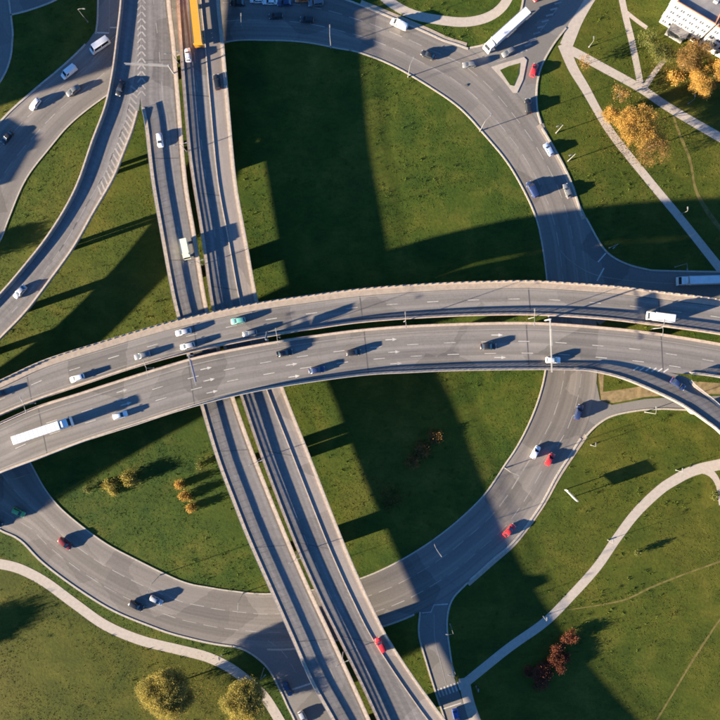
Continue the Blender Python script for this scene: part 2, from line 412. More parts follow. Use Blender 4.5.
def path(name, pts, width_px, z=0.03, mat='path'):
    o = line_strip(name, pts, [x * S for x in width_px] if hasattr(width_px, '__len__') else width_px * S, z, M[mat], excl=True)
    o['kind'] = 'structure'; return o
path('footpath', [(375, -12), (390, 2), (412, 14), (440, 20), (466, 22), (488, 17), (503, 6), (513, -12)], 9.5)
path('footpath', [(600, -20), (588, 0), (577, 20), (566, 46)], [14, 12, 12, 13], 0.034)
path('footpath', [(562, 46), (580, 55), (602, 67), (640, 88), (665, 105), (695, 123), (730, 143)], [9, 8.5, 8.5, 9], 0.0305)
path('footpath', [(563, 44), (573, 68), (585, 88), (610, 131), (647, 178), (680, 218), (715, 262), (728, 278)], [11, 8, 8, 8, 9], 0.031)
path('footpath', [(620, -10), (626, 18), (632, 42), (641, 86)], 6.5, 0.0315)
path('footpath', [(625, 11), (636, 20), (647, 28)], 4, 0.032)
path('footpath', [(644, 88), (655, 72), (668, 55)], [6, 5, 5], 0.0325)
path('footpath', [(-12, 563), (0, 564), (20, 569), (45, 582), (75, 604), (105, 625), (140, 640), (180, 650), (207, 657), (230, 668), (250, 683), (266, 699), (284, 728)], 10, 0.031)
path('footpath', [(730, 462), (720, 464.5), (703, 468), (690, 472), (675, 480), (660, 490), (637, 512), (617, 538), (597, 567), (572, 595), (545, 622), (510, 647), (480, 671), (464, 684)], [11, 10, 9, 9, 9, 9], 0.031)
path('footpath', [(464, 678), (466, 690), (470, 706), (480, 735)], [11, 11, 12], 0.0315)
path('footpath', [(700, 468), (712, 474), (719, 486), (722, 505)], [9, 6, 6], 0.0305)
path('dirt_trail', [(672, 112), (680, 135), (690, 160), (696, 190), (710, 215), (730, 240)], [2, 3, 2.4, 5, 4], 0.02, 'trail')
path('dirt_trail', [(567, 610), (600, 605), (627, 599), (652, 587), (685, 574), (730, 558)], [0.8, 1.4, 2.0, 1.5, 2.0], 0.02, 'trail')
path('dirt_trail', [(652, 728), (672, 695), (690, 665), (706, 640), (725, 612)], [2.2, 1.8, 2.4, 1.6], 0.02, 'trail')
flat_area('bare_soil', [(598, 370), (604, 370), (603, 392), (625, 389), (660, 383), (690, 381), (760, 386), (760, 394), (690, 394), (645, 397), (613, 403), (601, 400)], 0.016, M['soil'])
flat_area('bare_soil', [(716, 398), (760, 400), (760, 430), (738, 416)], 0.017, M['soil'])

# traffic island and pavements at the north-east junction
isl = flat_area('traffic_island', [(491, 67), (500, 64), (524, 57), (527, 60), (523, 80), (517, 93), (513, 93), (503, 80)], 0.16, M['path'])
flat_area('island_turf', [(500, 70), (509, 66), (520, 63), (519, 74), (514, 86), (510, 85)], 0.2, M['grass'], excl=False)

# kerbs along every traced edge (each continuous run is one kerb)
def kerb(pts, wd=0.42, parent=None, m='kerb'):
    return line_strip('kerb', pts, wd, 0.0, M[m], parent, h=0.16)
inner_c = cat(INNER, 4, True)
kerb([tuple(ring_pt(k, -0.006)) for k in list(range(0, NR, 3)) + [0]], 0.40, ring)
def outer_run(t0, t1):
    ks = [k for k in range(NR) if t0 <= math.degrees(TH[k]) <= t1]
    kerb([tuple(ring_pt(k, 1.0)) for k in ks[::2] + ks[-1:]], 0.55, ring)
outer_run(-75, -50.9); outer_run(-33.8, -16.6); outer_run(19.6, 50.8); outer_run(60.0, 88); outer_run(93.0, 140)
outer_run(-142, -121)
line_strip('pavement', [(540, 124), (552, 143), (568, 173), (577, 198), (586, 218)], 1.5, 0.06, M['sidewalk'], ring, off=-0.6)
line_strip('pavement', [(585, 434), (574, 450), (557, 476), (540, 506), (515, 540), (492, 561), (467, 583)], 1.3, 0.062, M['sidewalk'], ring, off=0.5)
line_strip('pavement', [(360, 4), (385, 14), (425, 31), (447, 41), (466, 47)], 1.6, 0.06, M['sidewalk'], ring, off=0.5)
for par, pts in ((ne_road, [(470, 48), (486, 44), (500, 34), (512, 22), (521, 10), (527, -30)]),
                 (ne_road, [(566, 28), (553, 45), (542, 65), (537, 85), (537, 108), (541, 124)]),
                 (east_road, [(586, 218), (604, 249), (622, 262), (645, 269), (670, 271), (800, 273)]),
                 (se_road, [(585, 437), (597, 425), (612, 416), (635, 411), (660, 409), (690, 410), (800, 414)]),
                 (s_road, [(420, 612), (419, 635), (427, 665), (437, 697), (446, 725), (455, 770)]),
                 (s_road, [(467, 583), (452, 600), (447, 622), (450, 652), (454, 677)]),
                 (sw_road, [(232, 646), (247, 651), (267, 667), (280, 690), (287, 705), (298, 730), (310, 780)]),
                 (nw_road, [(96, 34), (98, 10), (98, -60)]),
                 (wa_road, [(9, 0), (12.5, 28), (12.5, 40), (10, 60), (0, 82), (-30, 120)]),
                 (wb_road, [(10.5, 15), (30, 10), (56, 0), (90, -20)])):
    kerb(pts, 0.5, par)

# painted lane lines on ring and side roads (each dash its own piece of paint)
DASH = {}
def dash(name, px, py, z, ang, ln, wd, mat, parent):
    key = (round(ln, 2), round(wd, 2), mat)
    if key not in DASH:
        me = bpy.data.meshes.new('lane_dash')
        me.from_pydata([(-ln / 2, -wd / 2, 0), (ln / 2, -wd / 2, 0), (ln / 2, wd / 2, 0), (-ln / 2, wd / 2, 0)], [], [(0, 1, 2, 3)])
        me.materials.append(M[mat]); DASH[key] = me
    o = link(bpy.data.objects.new(name, DASH[key]), parent)
    o.location = P(px, py, z); o.rotation_euler = (0, 0, ang); return o
def dashes(pts_px, z, ln, gap, wd, parent, mat='paint_worn', smooth=True, name='lane_dash'):
    a = cat(pts_px, 2) if smooth else np.array(pts_px, float)
    wv = to_world(a, z); dd = np.r_[0, np.cumsum(np.linalg.norm(np.diff(wv[:, :2], axis=0), axis=1))]
    s = ln / 2
    while s < dd[-1]:
        x = np.interp(s, dd, wv[:, 0]); y = np.interp(s, dd, wv[:, 1])
        x2 = np.interp(s + .5, dd, wv[:, 0]); y2 = np.interp(s + .5, dd, wv[:, 1])
        k = S * (1 - z / CAM_H)
        dash(name, x / k + 360, 360 - y / k, z, math.atan2(y2 - y, x2 - x), ln, wd, mat, parent)
        s += ln + gap
def in_frame(k): 
    x, y = ring_pt(k, .5); return -25 < x < 745 and -25 < y < 745
for f in (0.36, 0.69):
    run = []
    for k in list(range(NR)) + [0]:
        if in_frame(k): run.append(tuple(ring_pt(k, f)))
        else:
            if len(run) > 4: dashes(run[::3] + run[-1:], 0.055, 4.2, 2.2, 0.20, ring)
            run = []
    if len(run) > 4: dashes(run[::3] + run[-1:], 0.055, 4.2, 2.2, 0.20, ring)
line_strip('edge_line', [(560, 250), (572, 262), (600, 276), (660, 283), (720, 284)], 0.16, 0.056, M['paint_worn'], east_road)
line_strip('stop_line', [(598, 262), (606, 253)], 0.4, 0.0575, M['paint'], east_road, smooth=False)
line_strip('stop_line', [(597, 281), (604, 268)], 0.4, 0.0575, M['paint'], east_road, smooth=False)
line_strip('edge_line', [(422, 613), (431, 612), (434, 605), (448, 604)], 0.3, 0.056, M['paint'], s_road, smooth=False)
line_strip('edge_line', [(434, 614), (435, 640), (442, 668), (446, 684)], 0.16, 0.056, M['paint_worn'], s_road)
line_strip('stop_line', [(95, 32.5), (109, 33)], 0.4, 0.056, M['paint'], nw_road, smooth=False)
line_strip('edge_line', [(109, 33), (109.5, 0), (109.5, -30)], 0.18, 0.0565, M['paint_worn'], nw_road, smooth=False)
line_strip('stop_line', [(110, 27.5), (118, 27.5)], 0.4, 0.057, M['paint'], nw_road, smooth=False)
line_strip('stop_line', [(291, 690), (312, 683)], 0.5, 0.056, M['paint'], sw_road, smooth=False)
dashes([(268, 640), (285, 655), (300, 680)], 0.056, 3, 2, 0.2, sw_road)
for k in range(7):
    t = k / 6
    dash('crossing_stripe', 439 + 20 * t, 693 - 7 * t, 0.056, math.radians(-70), 2.6, 0.45, 'paint', s_road)
line_strip('stop_line', [(443, 709), (461, 703)], 0.35, 0.056, M['paint'], s_road, smooth=False)
dashes([(497, 62), (520, 52), (545, 25), (566, -5)], 0.056, 3, 2.5, 0.2, ne_road)
for k in range(9):
    t = k / 8
    dash('gore_stripe', 524 + 34 * t, 51 - 48 * t, 0.0565, math.radians(15), 2.2, 0.5, 'paint_worn', ne_road)
mh = MB(); mh.tube([P(466, 86, 0.045), P(466, 86, 0.058)], 0.55, 16); mh.build('dark_disc', M['black'], ring)  # small dark round patch on the ring asphalt

# ------------------------------------------------------------------ viaducts
class Rib:
    def __init__(s, Lp, Rp, z, n=150):
        a = resample(cat(Lp, 3), n); b = resample(cat(Rp, 3), n)
        # second pass: pair the two edges by nearest position so that cross lines stay square
        s.n = n; s.px = (a + b) / 2
        zz = np.array([z(*q) for q in s.px]) if callable(z) else np.full(n, float(z))
        s.L = to_world(a, zz); s.R = to_world(b, zz)
        mid = (s.L + s.R) / 2
        s.v = np.r_[0, np.cumsum(np.linalg.norm(np.diff(mid, axis=0), axis=1))]
    def edge(s, side, d, dz=0.0):
        A, B = (s.L, s.R) if side == 'L' else (s.R, s.L)
        u = B - A; ln = np.linalg.norm(u, axis=1)[:, None] + 1e-6
        q = A + u / ln * d if not side == 'M' else A
        q = q.copy(); q[:, 2] += dz; return q
    def sel(s, cond):
        return [i for i in range(s.n) if cond is None or cond(*s.px[i])]
    def sweep(s, name, mat, parent, side, d0, d1, z0, z1, cond=None):
        ii = s.sel(cond); m = len(ii)
        if m < 2: return None
        A0, A1 = s.edge(side, d0), s.edge(side, d1); vv = s.v[ii]
        def row(A, dz): q = A[ii].copy(); q[:, 2] += dz; return q
        if abs(z1 - z0) < 1e-6:
            V = np.r_[row(A0, z0), row(A1, z0)]; UV = np.r_[np.c_[np.full(m, d0), vv], np.c_[np.full(m, d1), vv]]
            F = [(i, i + 1, m + i + 1, m + i) for i in range(m - 1)]
        else:
            V = np.r_[row(A0, z0), row(A0, z1), row(A1, z1), row(A1, z0)]
            UV = np.r_[np.c_[np.full(m, d0), vv], np.c_[np.full(m, d0), vv], np.c_[np.full(m, d1), vv], np.c_[np.full(m, d1), vv]]
            F = [(k * m + i, k * m + i + 1, ((k + 1) % 4) * m + i + 1, ((k + 1) % 4) * m + i) for i in range(m - 1) for k in range(4)]
            F += [(0, m, 2 * m, 3 * m), (m - 1, 4 * m - 1, 3 * m - 1, 2 * m - 1)]
        return mesh_obj(name, V, F, mat, parent, UV)
    def deck(s, mat, parent):
        """slab with edge beams and a narrower box girder below"""
        w = np.linalg.norm(s.R - s.L, axis=1)
        rows = []
        for fr, dz in ((0.0, 0.0), (0.25, 0.0), (0.5, 0.0), (0.75, 0.0), (1.0, 0.0), (1.0, -0.45), (0.80, -0.7), (0.74, -1.7), (0.26, -1.7), (0.20, -0.7), (0.0, -0.45)):
            q = s.L + (s.R - s.L) * fr; q = q.copy(); q[:, 2] += dz; rows.append((q, w * fr))
        n, K = s.n, len(rows)
        V = np.concatenate([r[0] for r in rows]); UV = np.concatenate([np.c_[r[1], s.v] for r in rows])
        F = [(k * n + i, k * n + i + 1, ((k + 1) % K) * n + i + 1, ((k + 1) % K) * n + i) for i in range(n - 1) for k in range(K)]
        return mesh_obj('deck', V, F, mat, parent, UV)
    def along(s, side, d, spacing, cond=None, dz=0.0):
        A = s.edge(side, d, dz); ii = s.sel(cond)
        if len(ii) < 2: return
        A = A[ii]; dd = np.r_[0, np.cumsum(np.linalg.norm(np.diff(A[:, :2], axis=0), axis=1))]
        t = 0.3
        while t < dd[-1]:
            p = Vector([np.interp(t, dd, A[:, k]) for k in range(3)]); q = Vector([np.interp(t + .3, dd, A[:, k]) for k in range(3)])
            yield p, math.atan2(q.y - p.y, q.x - p.x)
            t += spacing
    def railing(s, parent, side, d, base, mat, beam=(0.88, 1.26), cond=None, pickets=True):
        s.sweep('guardrail_beam', mat, parent, side, d, d + 0.07, base + beam[0], base + beam[1], cond)
        mb = MB()
        for p, a in s.along(side, d + 0.035, 2.0, cond, base): mb.box(p + Vector((0, 0, beam[1] / 2 - .01)), (0.09, 0.06, beam[1] - .02), a)
        if mb.v: tag(mb.build('guardrail_posts', mat, parent), kind='stuff')
        if pickets:
            mb = MB()
            for p, a in s.along(side, d + 0.035, 0.2, cond, base): mb.box(p + Vector((0, 0, beam[0] / 2)), (0.04, 0.03, beam[0]), a)
            if mb.v: tag(mb.build('railing_bars', mat, parent), kind='stuff')
    def line(s, side, d, wd, parent, mat='paint', cond=None, name='edge_line', dz=0.006):
        return s.sweep(name, M[mat], parent, side, d - wd / 2, d + wd / 2, dz, dz, cond)
    def dashes(s, side, d, ln, gap, wd, parent, mat='paint', cond=None):
        key = ('d', ln, wd, mat)
        for p, a in s.along(side, d, ln + gap, cond, 0.006):
            if abs(p.x) > 118 or abs(p.y) > 118: continue
            k = S * (1 - p.z / CAM_H)
            dash('lane_dash', p.x / k + 360, 360 - p.y / k, p.z, a, ln, wd, mat, parent)
    def joint(s, px, parent, axis=0, wd=0.35):
        i = int(np.argmin(np.abs(s.px[:, axis] - px)))
        a, b = s.L[i], s.R[i]; d = Vector(b - a).normalized(); t = Vector((-d.y, d.x, 0)) * wd / 2
        z = Vector((0, 0, 0.0035)); A = Vector(a) + d * 0.5; B = Vector(b) - d * 0.5
        return mesh_obj('expansion_joint', [A + t + z, A - t + z, B - t + z, B + t + z], [(0, 1, 2, 3)], M['joint'], parent)
    def pier(s, px, py, parent, size=(2.4, 3.2), twin=False, flare=1.72):
        i = int(np.argmin(np.hypot(s.px[:, 0] - px, s.px[:, 1] - py)))
        m = (s.L[i] + s.R[i]) / 2; h = m[2] - 1.7
        t = s.px[min(i + 1, s.n - 1)] - s.px[max(i - 1, 0)]; a = math.atan2(-t[1], t[0])
        mb = MB(); wdt = np.linalg.norm(s.R[i] - s.L[i])
        if twin:
            for o in (-1.1, 1.1):
                c = Vector(m) + Vector((math.cos(a), math.sin(a), 0)) * o
                mb.tube([(c.x, c.y, -0.2), (c.x, c.y, h)], 0.62, 14)
        else:
            prof = [(-1, -.6), (-.75, -1), (.75, -1), (1, -.6), (1, .6), (.75, 1), (-.75, 1), (-1, .6)]
            R = Matrix.Rotation(a, 3, 'Z'); v = []
            for z, k in ((-0.2, 1.0), (h - 1.2, 1.0), (h, flare)):
                for x, y in prof: v.append(Vector((m[0], m[1], z)) + R @ Vector((x * size[1] / 2, y * size[0] / 2 * k, 0)))
            f = [(r * 8 + k, r * 8 + (k + 1) % 8, (r + 1) * 8 + (k + 1) % 8, (r + 1) * 8 + k) for r in range(2) for k in range(8)] + [tuple(range(16, 24))]
            mb.add(v, f)
        return mb.build('pier', M['concrete'], parent, smooth=True)

def viaduct(name, label):
    o = empty(name); return tag(o, label, 'viaduct')

ZN, ZE = 7.2, 14.2
def ZNf(x, y):                             # the straight viaducts climb a little toward the bottom of the picture
    t = min(1.0, max(0.0, (y - 310) / 150)); return ZN + 0.75 * t * t * (3 - 2 * t)
# --- north-south viaduct, western carriageway
nsw = Rib([(138, -90), (139, -40), (139, 0), (140, 60), (140.5, 100), (145, 125), (151.5, 180), (160, 230), (170, 285), (178, 320), (201, 407), (217, 460), (232, 500), (247, 538), (270, 590), (290, 635), (310, 680), (331, 718), (352, 756), (380, 805)],
          [(169.5, -90), (170, -40), (170.5, 0), (175.5, 45), (180, 100), (187, 180), (196, 235), (207.5, 305), (220.5, 350), (235.5, 400), (257, 460), (287.5, 536), (311, 590), (332, 635), (355.5, 686), (373, 725), (389, 760), (413, 805)], ZNf, 220)
o = viaduct('viaduct', 'worn grey two-lane viaduct running top to bottom, western of the parallel pair')
nsw.deck(M['asphalt_old'], o)
lowL = lambda x, y: y > 103
nsw.sweep('parapet', M['concrete'], o, 'L', 0.0, 0.95, 0.002, 0.15, lowL)
nsw.sweep('parapet', M['concrete'], o, 'R', 0.0, 1.15, 0.002, 0.24)
nsw.sweep('gutter', M['gutter'], o, 'R', 1.16, 1.7, 0.004, 0.004)  # dark strip along the right parapet
nsw.railing(o, 'L', 0.15, 0.15, M['steel'], beam=(0.62, 0.98), cond=lowL)
nsw.railing(o, 'R', 0.15, 0.24, M['steel'], beam=(0.5, 0.62))
nsw.dashes('R', 4.9, 3.0, 5.5, 0.15, o, 'paint_worn')
for y in (60, 160, 262, 450, 545, 640): nsw.joint(y, o, 1, 0.3)
for x, y in ((160, 68), (170, 170), (190, 272), (222, 366), (250, 462), (285, 556), (330, 648), (372, 730)): nsw.pier(x, y, o)
NSW = o
# --- north-south viaduct, eastern carriageway
nse = Rib([(175.5, -90), (176, -40), (176.5, 0), (180.5, 60), (187, 140), (192, 180), (201, 235), (211.5, 307), (224.5, 350), (240.5, 397), (262, 460), (292, 538), (317, 595), (337.5, 637), (358.5, 680), (376.5, 719), (395, 760), (419, 805)],
          [(219, -90), (219.5, -40), (220, 0), (224, 42), (229, 100), (236.5, 180), (247, 240), (258, 300), (270, 345), (284.5, 390), (310, 455), (342.5, 538), (359, 577), (372, 605), (388, 637), (410, 671), (430, 699), (446, 720), (478, 758), (515, 797)], ZNf, 220)
o = viaduct('viaduct', 'eastern of the two parallel top-to-bottom viaducts, with a pale outer lane carrying a red car')
nse.deck(M['asphalt_old'], o)
nse.sweep('outer_lane', M['asphalt_pale'], o, 'R', 0.0, 5.4, 0.004, 0.004)
nse.sweep('parapet', M['concrete'], o, 'L', 0.0, 0.95, 0.002, 0.15)
nse.sweep('parapet', M['concrete'], o, 'R', 0.0, 1.1, 0.005, 0.26)
nse.sweep('kerb', M['concrete'], o, 'R', 5.4, 5.7, 0.002, 0.2)
nse.railing(o, 'L', 0.15, 0.15, M['rust'], beam=(0.48, 0.92))
nse.railing(o, 'R', 0.15, 0.26, M['steel'], beam=(0.9, 1.0))
nse.dashes('L', 4.2, 3.0, 5.5, 0.15, o, 'paint_worn')
for y in (95, 195, 290, 455, 548, 640): nse.joint(y, o, 1, 0.3)
for x, y in ((203, 67), (210, 167), (225, 268), (256, 366), (290, 463), (325, 550), (372, 645), (412, 725)): nse.pier(x, y, o)
NSE = o
# --- curved ramp on the left
rmp = Rib([(122, -90), (122, -40), (121, 0), (117, 37), (112, 75), (105, 107), (92, 142), (79, 180), (66, 207), (47, 237), (25, 265), (0, 294), (-40, 335), (-90, 378), (-150, 420)],
          [(138, -90), (138.8, -40), (138.8, 0), (139.8, 60), (140.3, 98), (135, 125), (125, 152), (113.5, 180), (95, 212), (75, 247), (50, 282), (27, 312), (0, 340), (-33, 374), (-80, 416), (-140, 458)], ZN - 0.012, 150)
o = viaduct('viaduct_ramp', 'curved ramp peeling off the western viaduct toward the left edge')
rmp.deck(M['asphalt_old'], o)
rmp.sweep('parapet', M['concrete'], o, 'L', 0.0, 0.42, 0.002, 0.92)
rmp.sweep('parapet', M['concrete'], o, 'R', 0.0, 0.5, 0.002, 0.85, lowL)
rmp.sweep('gutter', M['sidewalk'], o, 'L', 0.43, 0.9, 0.004, 0.16)
for x, y in ((104, 165), (66, 248), (20, 320), (-40, 365), (122, 70), (130, -10)): rmp.pier(x, y, o, twin=True)
rmp.dashes('R', 3.2, 2.5, 5.0, 0.14, o, 'paint_worn', lowL)
# gore chevrons between ramp and viaduct
for k in range(15):
    y = -2 + k * 6.6
    for sgn in (-1, 1):
        xx = 141.5 + 1.9 * sgn
        dash('gore_stripe', xx + .3 * sgn, y + 3, ZN + 0.012, math.radians(-52 * sgn), 1.7, 0.42, 'paint_worn', o)
for p, a in rmp.along('R', 2.0, 1.75, lambda x, y: 84 < y < 190, 0.006):
    k = S * (1 - p.z / CAM_H)
    dash('gore_stripe', p.x / k + 360, 360 - p.y / k, p.z + 0.002, a + math.radians(52), 2.6, 0.5, 'paint_worn', o)
rmp.line('R', 3.2, 0.14, o, 'paint_worn', lambda x, y: 84 < y < 260)
RMP = o
# --- east-west viaduct, northern carriageway
NN = [(-300, 522), (-205, 472), (-100, 424), (-50, 402), (0, 380), (45, 359.5), (100, 342), (150, 327), (180, 319), (217, 310.5), (260, 302), (305, 295.5), (360, 288.5), (435, 283), (510, 280.5), (545, 281), (615, 286), (652, 290.5), (720, 299), (800, 313), (900, 334)]
NS_ = [(-288, 562), (-190, 508), (-100, 462), (-50, 438), (0, 416), (37, 401), (87, 384), (137, 367.5), (190, 353), (242, 342), (280, 335), (320, 328.5), (360, 323), (410, 319), (472, 316), (535, 315.5), (602, 319.5), (652, 325.5), (720, 335), (800, 350), (900, 371)]
SN = [(-286, 569), (-188, 515), (-100, 469), (-50, 445), (0, 422), (37, 406), (87, 390), (150, 370), (192, 357.5), (230, 349), (280, 340), (320, 334), (360, 329), (410, 325), (472, 322.5), (535, 322), (602, 326.5), (652, 332), (720, 343), (800, 359), (900, 381)]
SS_ = [(-270, 622), (-172, 562), (-85, 515), (-40, 493), (0, 474), (37, 460), (87, 441), (137, 425), (180, 411), (230, 397.5), (285, 386.5), (360, 376), (410, 373), (460, 371), (540, 370), (590, 370.8), (640, 371.5), (685, 374), (720, 378), (800, 394), (900, 416)]
ewn = Rib(NN, NS_, ZE, 230)
o = viaduct('viaduct', 'upper left-to-right curved viaduct with a pale walkway and posts along its top edge')
ewn.deck(M['asphalt_deck'], o)
ewn.sweep('walkway', M['sidewalk'], o, 'L', 0.0, 2.1, 0.003, 0.20)
ewn.sweep('parapet', M['concrete'], o, 'L', 0.0, 0.52, 0.203, 0.50)
ewn.sweep('parapet_rail', M['rust'], o, 'L', 0.25, 0.35, 0.76, 0.84)
ewn.sweep('parapet', M['concrete'], o, 'R', 0.0, 0.75, 0.003, 0.26)
ewn.railing(o, 'R', 0.12, 0.26, M['rust'], beam=(0.85, 1.2))
post_me = None
for p, a in ewn.along('L', 0.3, 2.05, lambda x, y: -30 < x < 750, 0.205):
    if post_me is None:
        mb = MB(); mb.box((0, 0, 0.4), (0.34, 0.26, 0.8)); mb.box((0, 0, 0.83), (0.42, 0.32, 0.06))
        post = mb.build('balustrade_post', M['sidewalk'], o); post_me = post.data
    else: post = link(bpy.data.objects.new('balustrade_post', post_me), o)
    post.location = p; post.rotation_euler = (0, 0, a)
ewn.dashes('L', 5.2, 3.2, 8.2, 0.16, o)
ewn.line('R', 1.5, 0.13, o, 'paint_worn'); ewn.line('L', 2.5, 0.13, o, 'paint_worn')
for x in (31, 193, 360, 527, 660): ewn.joint(x, o)
for x in (-150, -60, 60, 140, 300, 410, 527, 625, 720): ewn.pier(x, float(np.interp(x, ewn.px[:, 0], ewn.px[:, 1])), o)
# --- east-west viaduct, southern carriageway with exit ramp
o2 = viaduct('viaduct', 'lower left-to-right curved viaduct, wide with several lanes and white arrows')
ews = Rib(SN, SS_, ZE, 230)
ews.deck(M['asphalt_deck'], o2)
ews.sweep('parapet', M['concrete'], o2, 'L', 0.0, 0.75, 0.003, 0.26)
beforeX = lambda x, y: x < 588
ews.sweep('parapet', M['concrete'], o2, 'R', 0.0, 0.7, 0.003, 0.26, beforeX)
ews.sweep('parapet', M['concrete'], o2, 'R', 0.0, 0.7, 0.003, 0.3, lambda x, y: x > 686)
ews.railing(o2, 'R', 0.12, 0.26, M['steel'], beam=(0.85, 1.2), cond=beforeX)
ews.railing(o2, 'R', 0.12, 0.26, M['steel'], beam=(0.7, 1.25), cond=lambda x, y: x > 686)
ews.railing(o2, 'L', 0.12, 0.26, M['rust'], beam=(0.5, 0.6))
for d in (5.5, 8.8): ews.dashes('L', d, 3.2, 7.2, 0.16, o2)
ews.line('L', 2.1, 0.13, o2, 'paint_worn'); ews.line('R', 1.25, 0.13, o2, 'paint_worn', beforeX)
for x in (44, 193, 365, 527, 660): ews.joint(x, o2)
for x in (-150, -60, 75, 150, 305, 410, 525, 625, 720): ews.pier(x, float(np.interp(x, ews.px[:, 0], ews.px[:, 1])), o2, (11.0, 1.5) if x == 525 else (2.4, 3.2), flare=1.0 if x == 525 else 1.72)  # one pier widened to a full wall, added to shade the right side road
def arrow(px, py, ang, parent, z):
    mb = MB(); v = [(-1.6, -.12, 0), (0.4, -.12, 0), (0.4, -.45, 0), (1.7, 0, 0), (0.4, .45, 0), (0.4, .12, 0), (-1.6, .12, 0)]
    mb.add(v, [tuple(range(7))]); a = mb.build('lane_arrow', M['paint'], parent); a.location = P(px, py, z); a.rotation_euler = (0, 0, ang)
for x, y, a in ((206, 368.5, 13), (209, 380, 13), (212, 392, 13), (291.5, 364.5, 9), (294, 376.5, 9), (391, 339.5, 4), (394, 352, 4), (396, 363.5, 4), (497, 335, 0), (500, 357.5, 0), (122, 391, 17), (126, 404, 17)):
    arrow(x, y, math.radians(a), o2, ZE + 0.0075)
ser = Rib([(574, 366), (620, 369), (660, 371.6), (686, 377), (695, 384.5), (720, 405), (755, 440), (785, 482), (800, 530)],
          [(574, 370), (592, 371.8), (620, 378.5), (650, 390.5), (680, 405), (705, 422), (720, 434), (748, 464), (770, 500), (780, 540)],
          lambda x, y: ZE - 0.016 - max(0, x - 690) * 0.02 * 0.3 * 2, 90)
o3 = viaduct('viaduct_ramp', 'narrow exit ramp curving down to the right off the lower viaduct')
ser.deck(M['asphalt_deck'], o3)
ser.sweep('parapet', M['concrete'], o3, 'R', 0.0, 0.75, 0.003, 0.32)
ser.sweep('parapet', M['concrete'], o3, 'L', 0.0, 0.7, 0.003, 0.32, lambda x, y: x > 682)
ser.railing(o3, 'R', 0.12, 0.32, M['steel'], beam=(0.75, 1.25))
ser.railing(o3, 'L', 0.12, 0.32, M['steel'], beam=(0.5, 0.6), cond=lambda x, y: x > 682)
for x, y in ((660, 385), (712, 415), (755, 465)): ser.pier(x, y, o3, (1.6, 1.8))
EWN, EWS, SER = o, o2, o3
for k in range(6): dash('gore_stripe', 636 + 6 * k, 368.5 + .4 * k, ZE + 0.008, math.radians(35), 1.7, 0.35, 'paint', o3)

# ------------------------------------------------------------------ lamps, gantries, signs
def street_lamp(px, py, z, h, arms, label, group, arm_len=2.0, light=0.09):
    """px,py = base in the photo; arms = list of image angles (deg) of the arms"""
    o = empty('street_lamp', P(px, py, z)); tag(o, label, 'street lamp', group)
    mb = MB(); mb.tube([(0, 0, 0), (0, 0, 0.5)], 0.2, 10); mb.tube([(0, 0, 0.5), (0, 0, h)], [light * 1.2, light * .6], 10); mb.build('pole', M['lamp_paint'], o, True)
    for a in arms:
        d = Vector((math.cos(math.radians(a)), math.sin(math.radians(a)), 0))
        mb = MB(); mb.tube([Vector((0, 0, h - 0.05)), d * arm_len * .45 + Vector((0, 0, h + 0.28)), d * arm_len + Vector((0, 0, h + 0.35))], 0.045, 8)
        ar = mb.build('arm', M['lamp_paint'], o, True)
        mb = MB(); c = d * (arm_len + 0.35) + Vector((0, 0, h + 0.36)); ra = math.radians(a)
        mb.box(c, (0.8, 0.3, 0.1), ra); mb.box(c + Vector((0, 0, .08)), (0.5, 0.2, 0.08), ra)
        hd = mb.build('lamp_head', M['lamp_paint'], ar)
        mb = MB(); mb.box(c + Vector((0, 0, -0.085)), (0.6, 0.26, 0.04), ra); mb.build('lens', M['glass_lamp'], hd)
    return o
G_R = 'lamps around the roundabout'
for px, py, a, lb in ((246, 37, 90, 'single arm lamp in shade at the top of the roundabout lawn nearest the viaducts'),
                      (331, 48, 90, 'single arm lamp at the top of the lawn where the shade ends'),
                      (408, 77, 62, 'single arm lamp on lawn edge left of the dark car at the upper junction'),
                      (480, 131, 45, 'single arm lamp on lawn edge at the upper right of the roundabout'),
                      (505, 468, -20, 'single arm lamp on the lawn edge across from the red and white cars'),
                      (433, 541, -55, 'single arm lamp on lawn edge in the shaded lower right bend'),
                      (243, 593, -90, 'single arm lamp on lawn edge just left of the lower viaducts'),
                      (160, 575, -115, 'single arm lamp on lawn edge above the silver car at lower left'),
                      (29, 474, 180, 'single arm lamp on lawn edge in shade under the lower viaduct at far left')):
    street_lamp(px, py, 0, 9.0, [a], lb, G_R)
G_O = 'lamps on the outer verge'
for px, py, a, lb in ((556, 133, 200, 'lamp on verge beside the silver blue car at upper right'),
                      (568, 161, 200, 'lamp on verge just below the silver blue car at upper right'),
                      (609, 248, 220, 'lamp in shade on the verge where the right side road leaves'),
                      (675, 267, 270, 'lamp in shade on verge above the white lorry'),
                      (645, 412, 90, 'lamp on verge of the side road under the exit ramp'),
                      (450, 624, 180, 'lamp on right verge of the shaded bottom side road'),
                      (452, 663, 180, 'lamp beside the crosswalk of the bottom side road'),
                      (264, 668, 45, 'lamp on left verge of the side road by the olive trees'),
                      (88, 22, 0, 'lamp on the dark grass at top left')):
    street_lamp(px, py, 0, 8.0, [a], lb, G_O, 1.5)
G_P = 'low lamps along the footpaths'
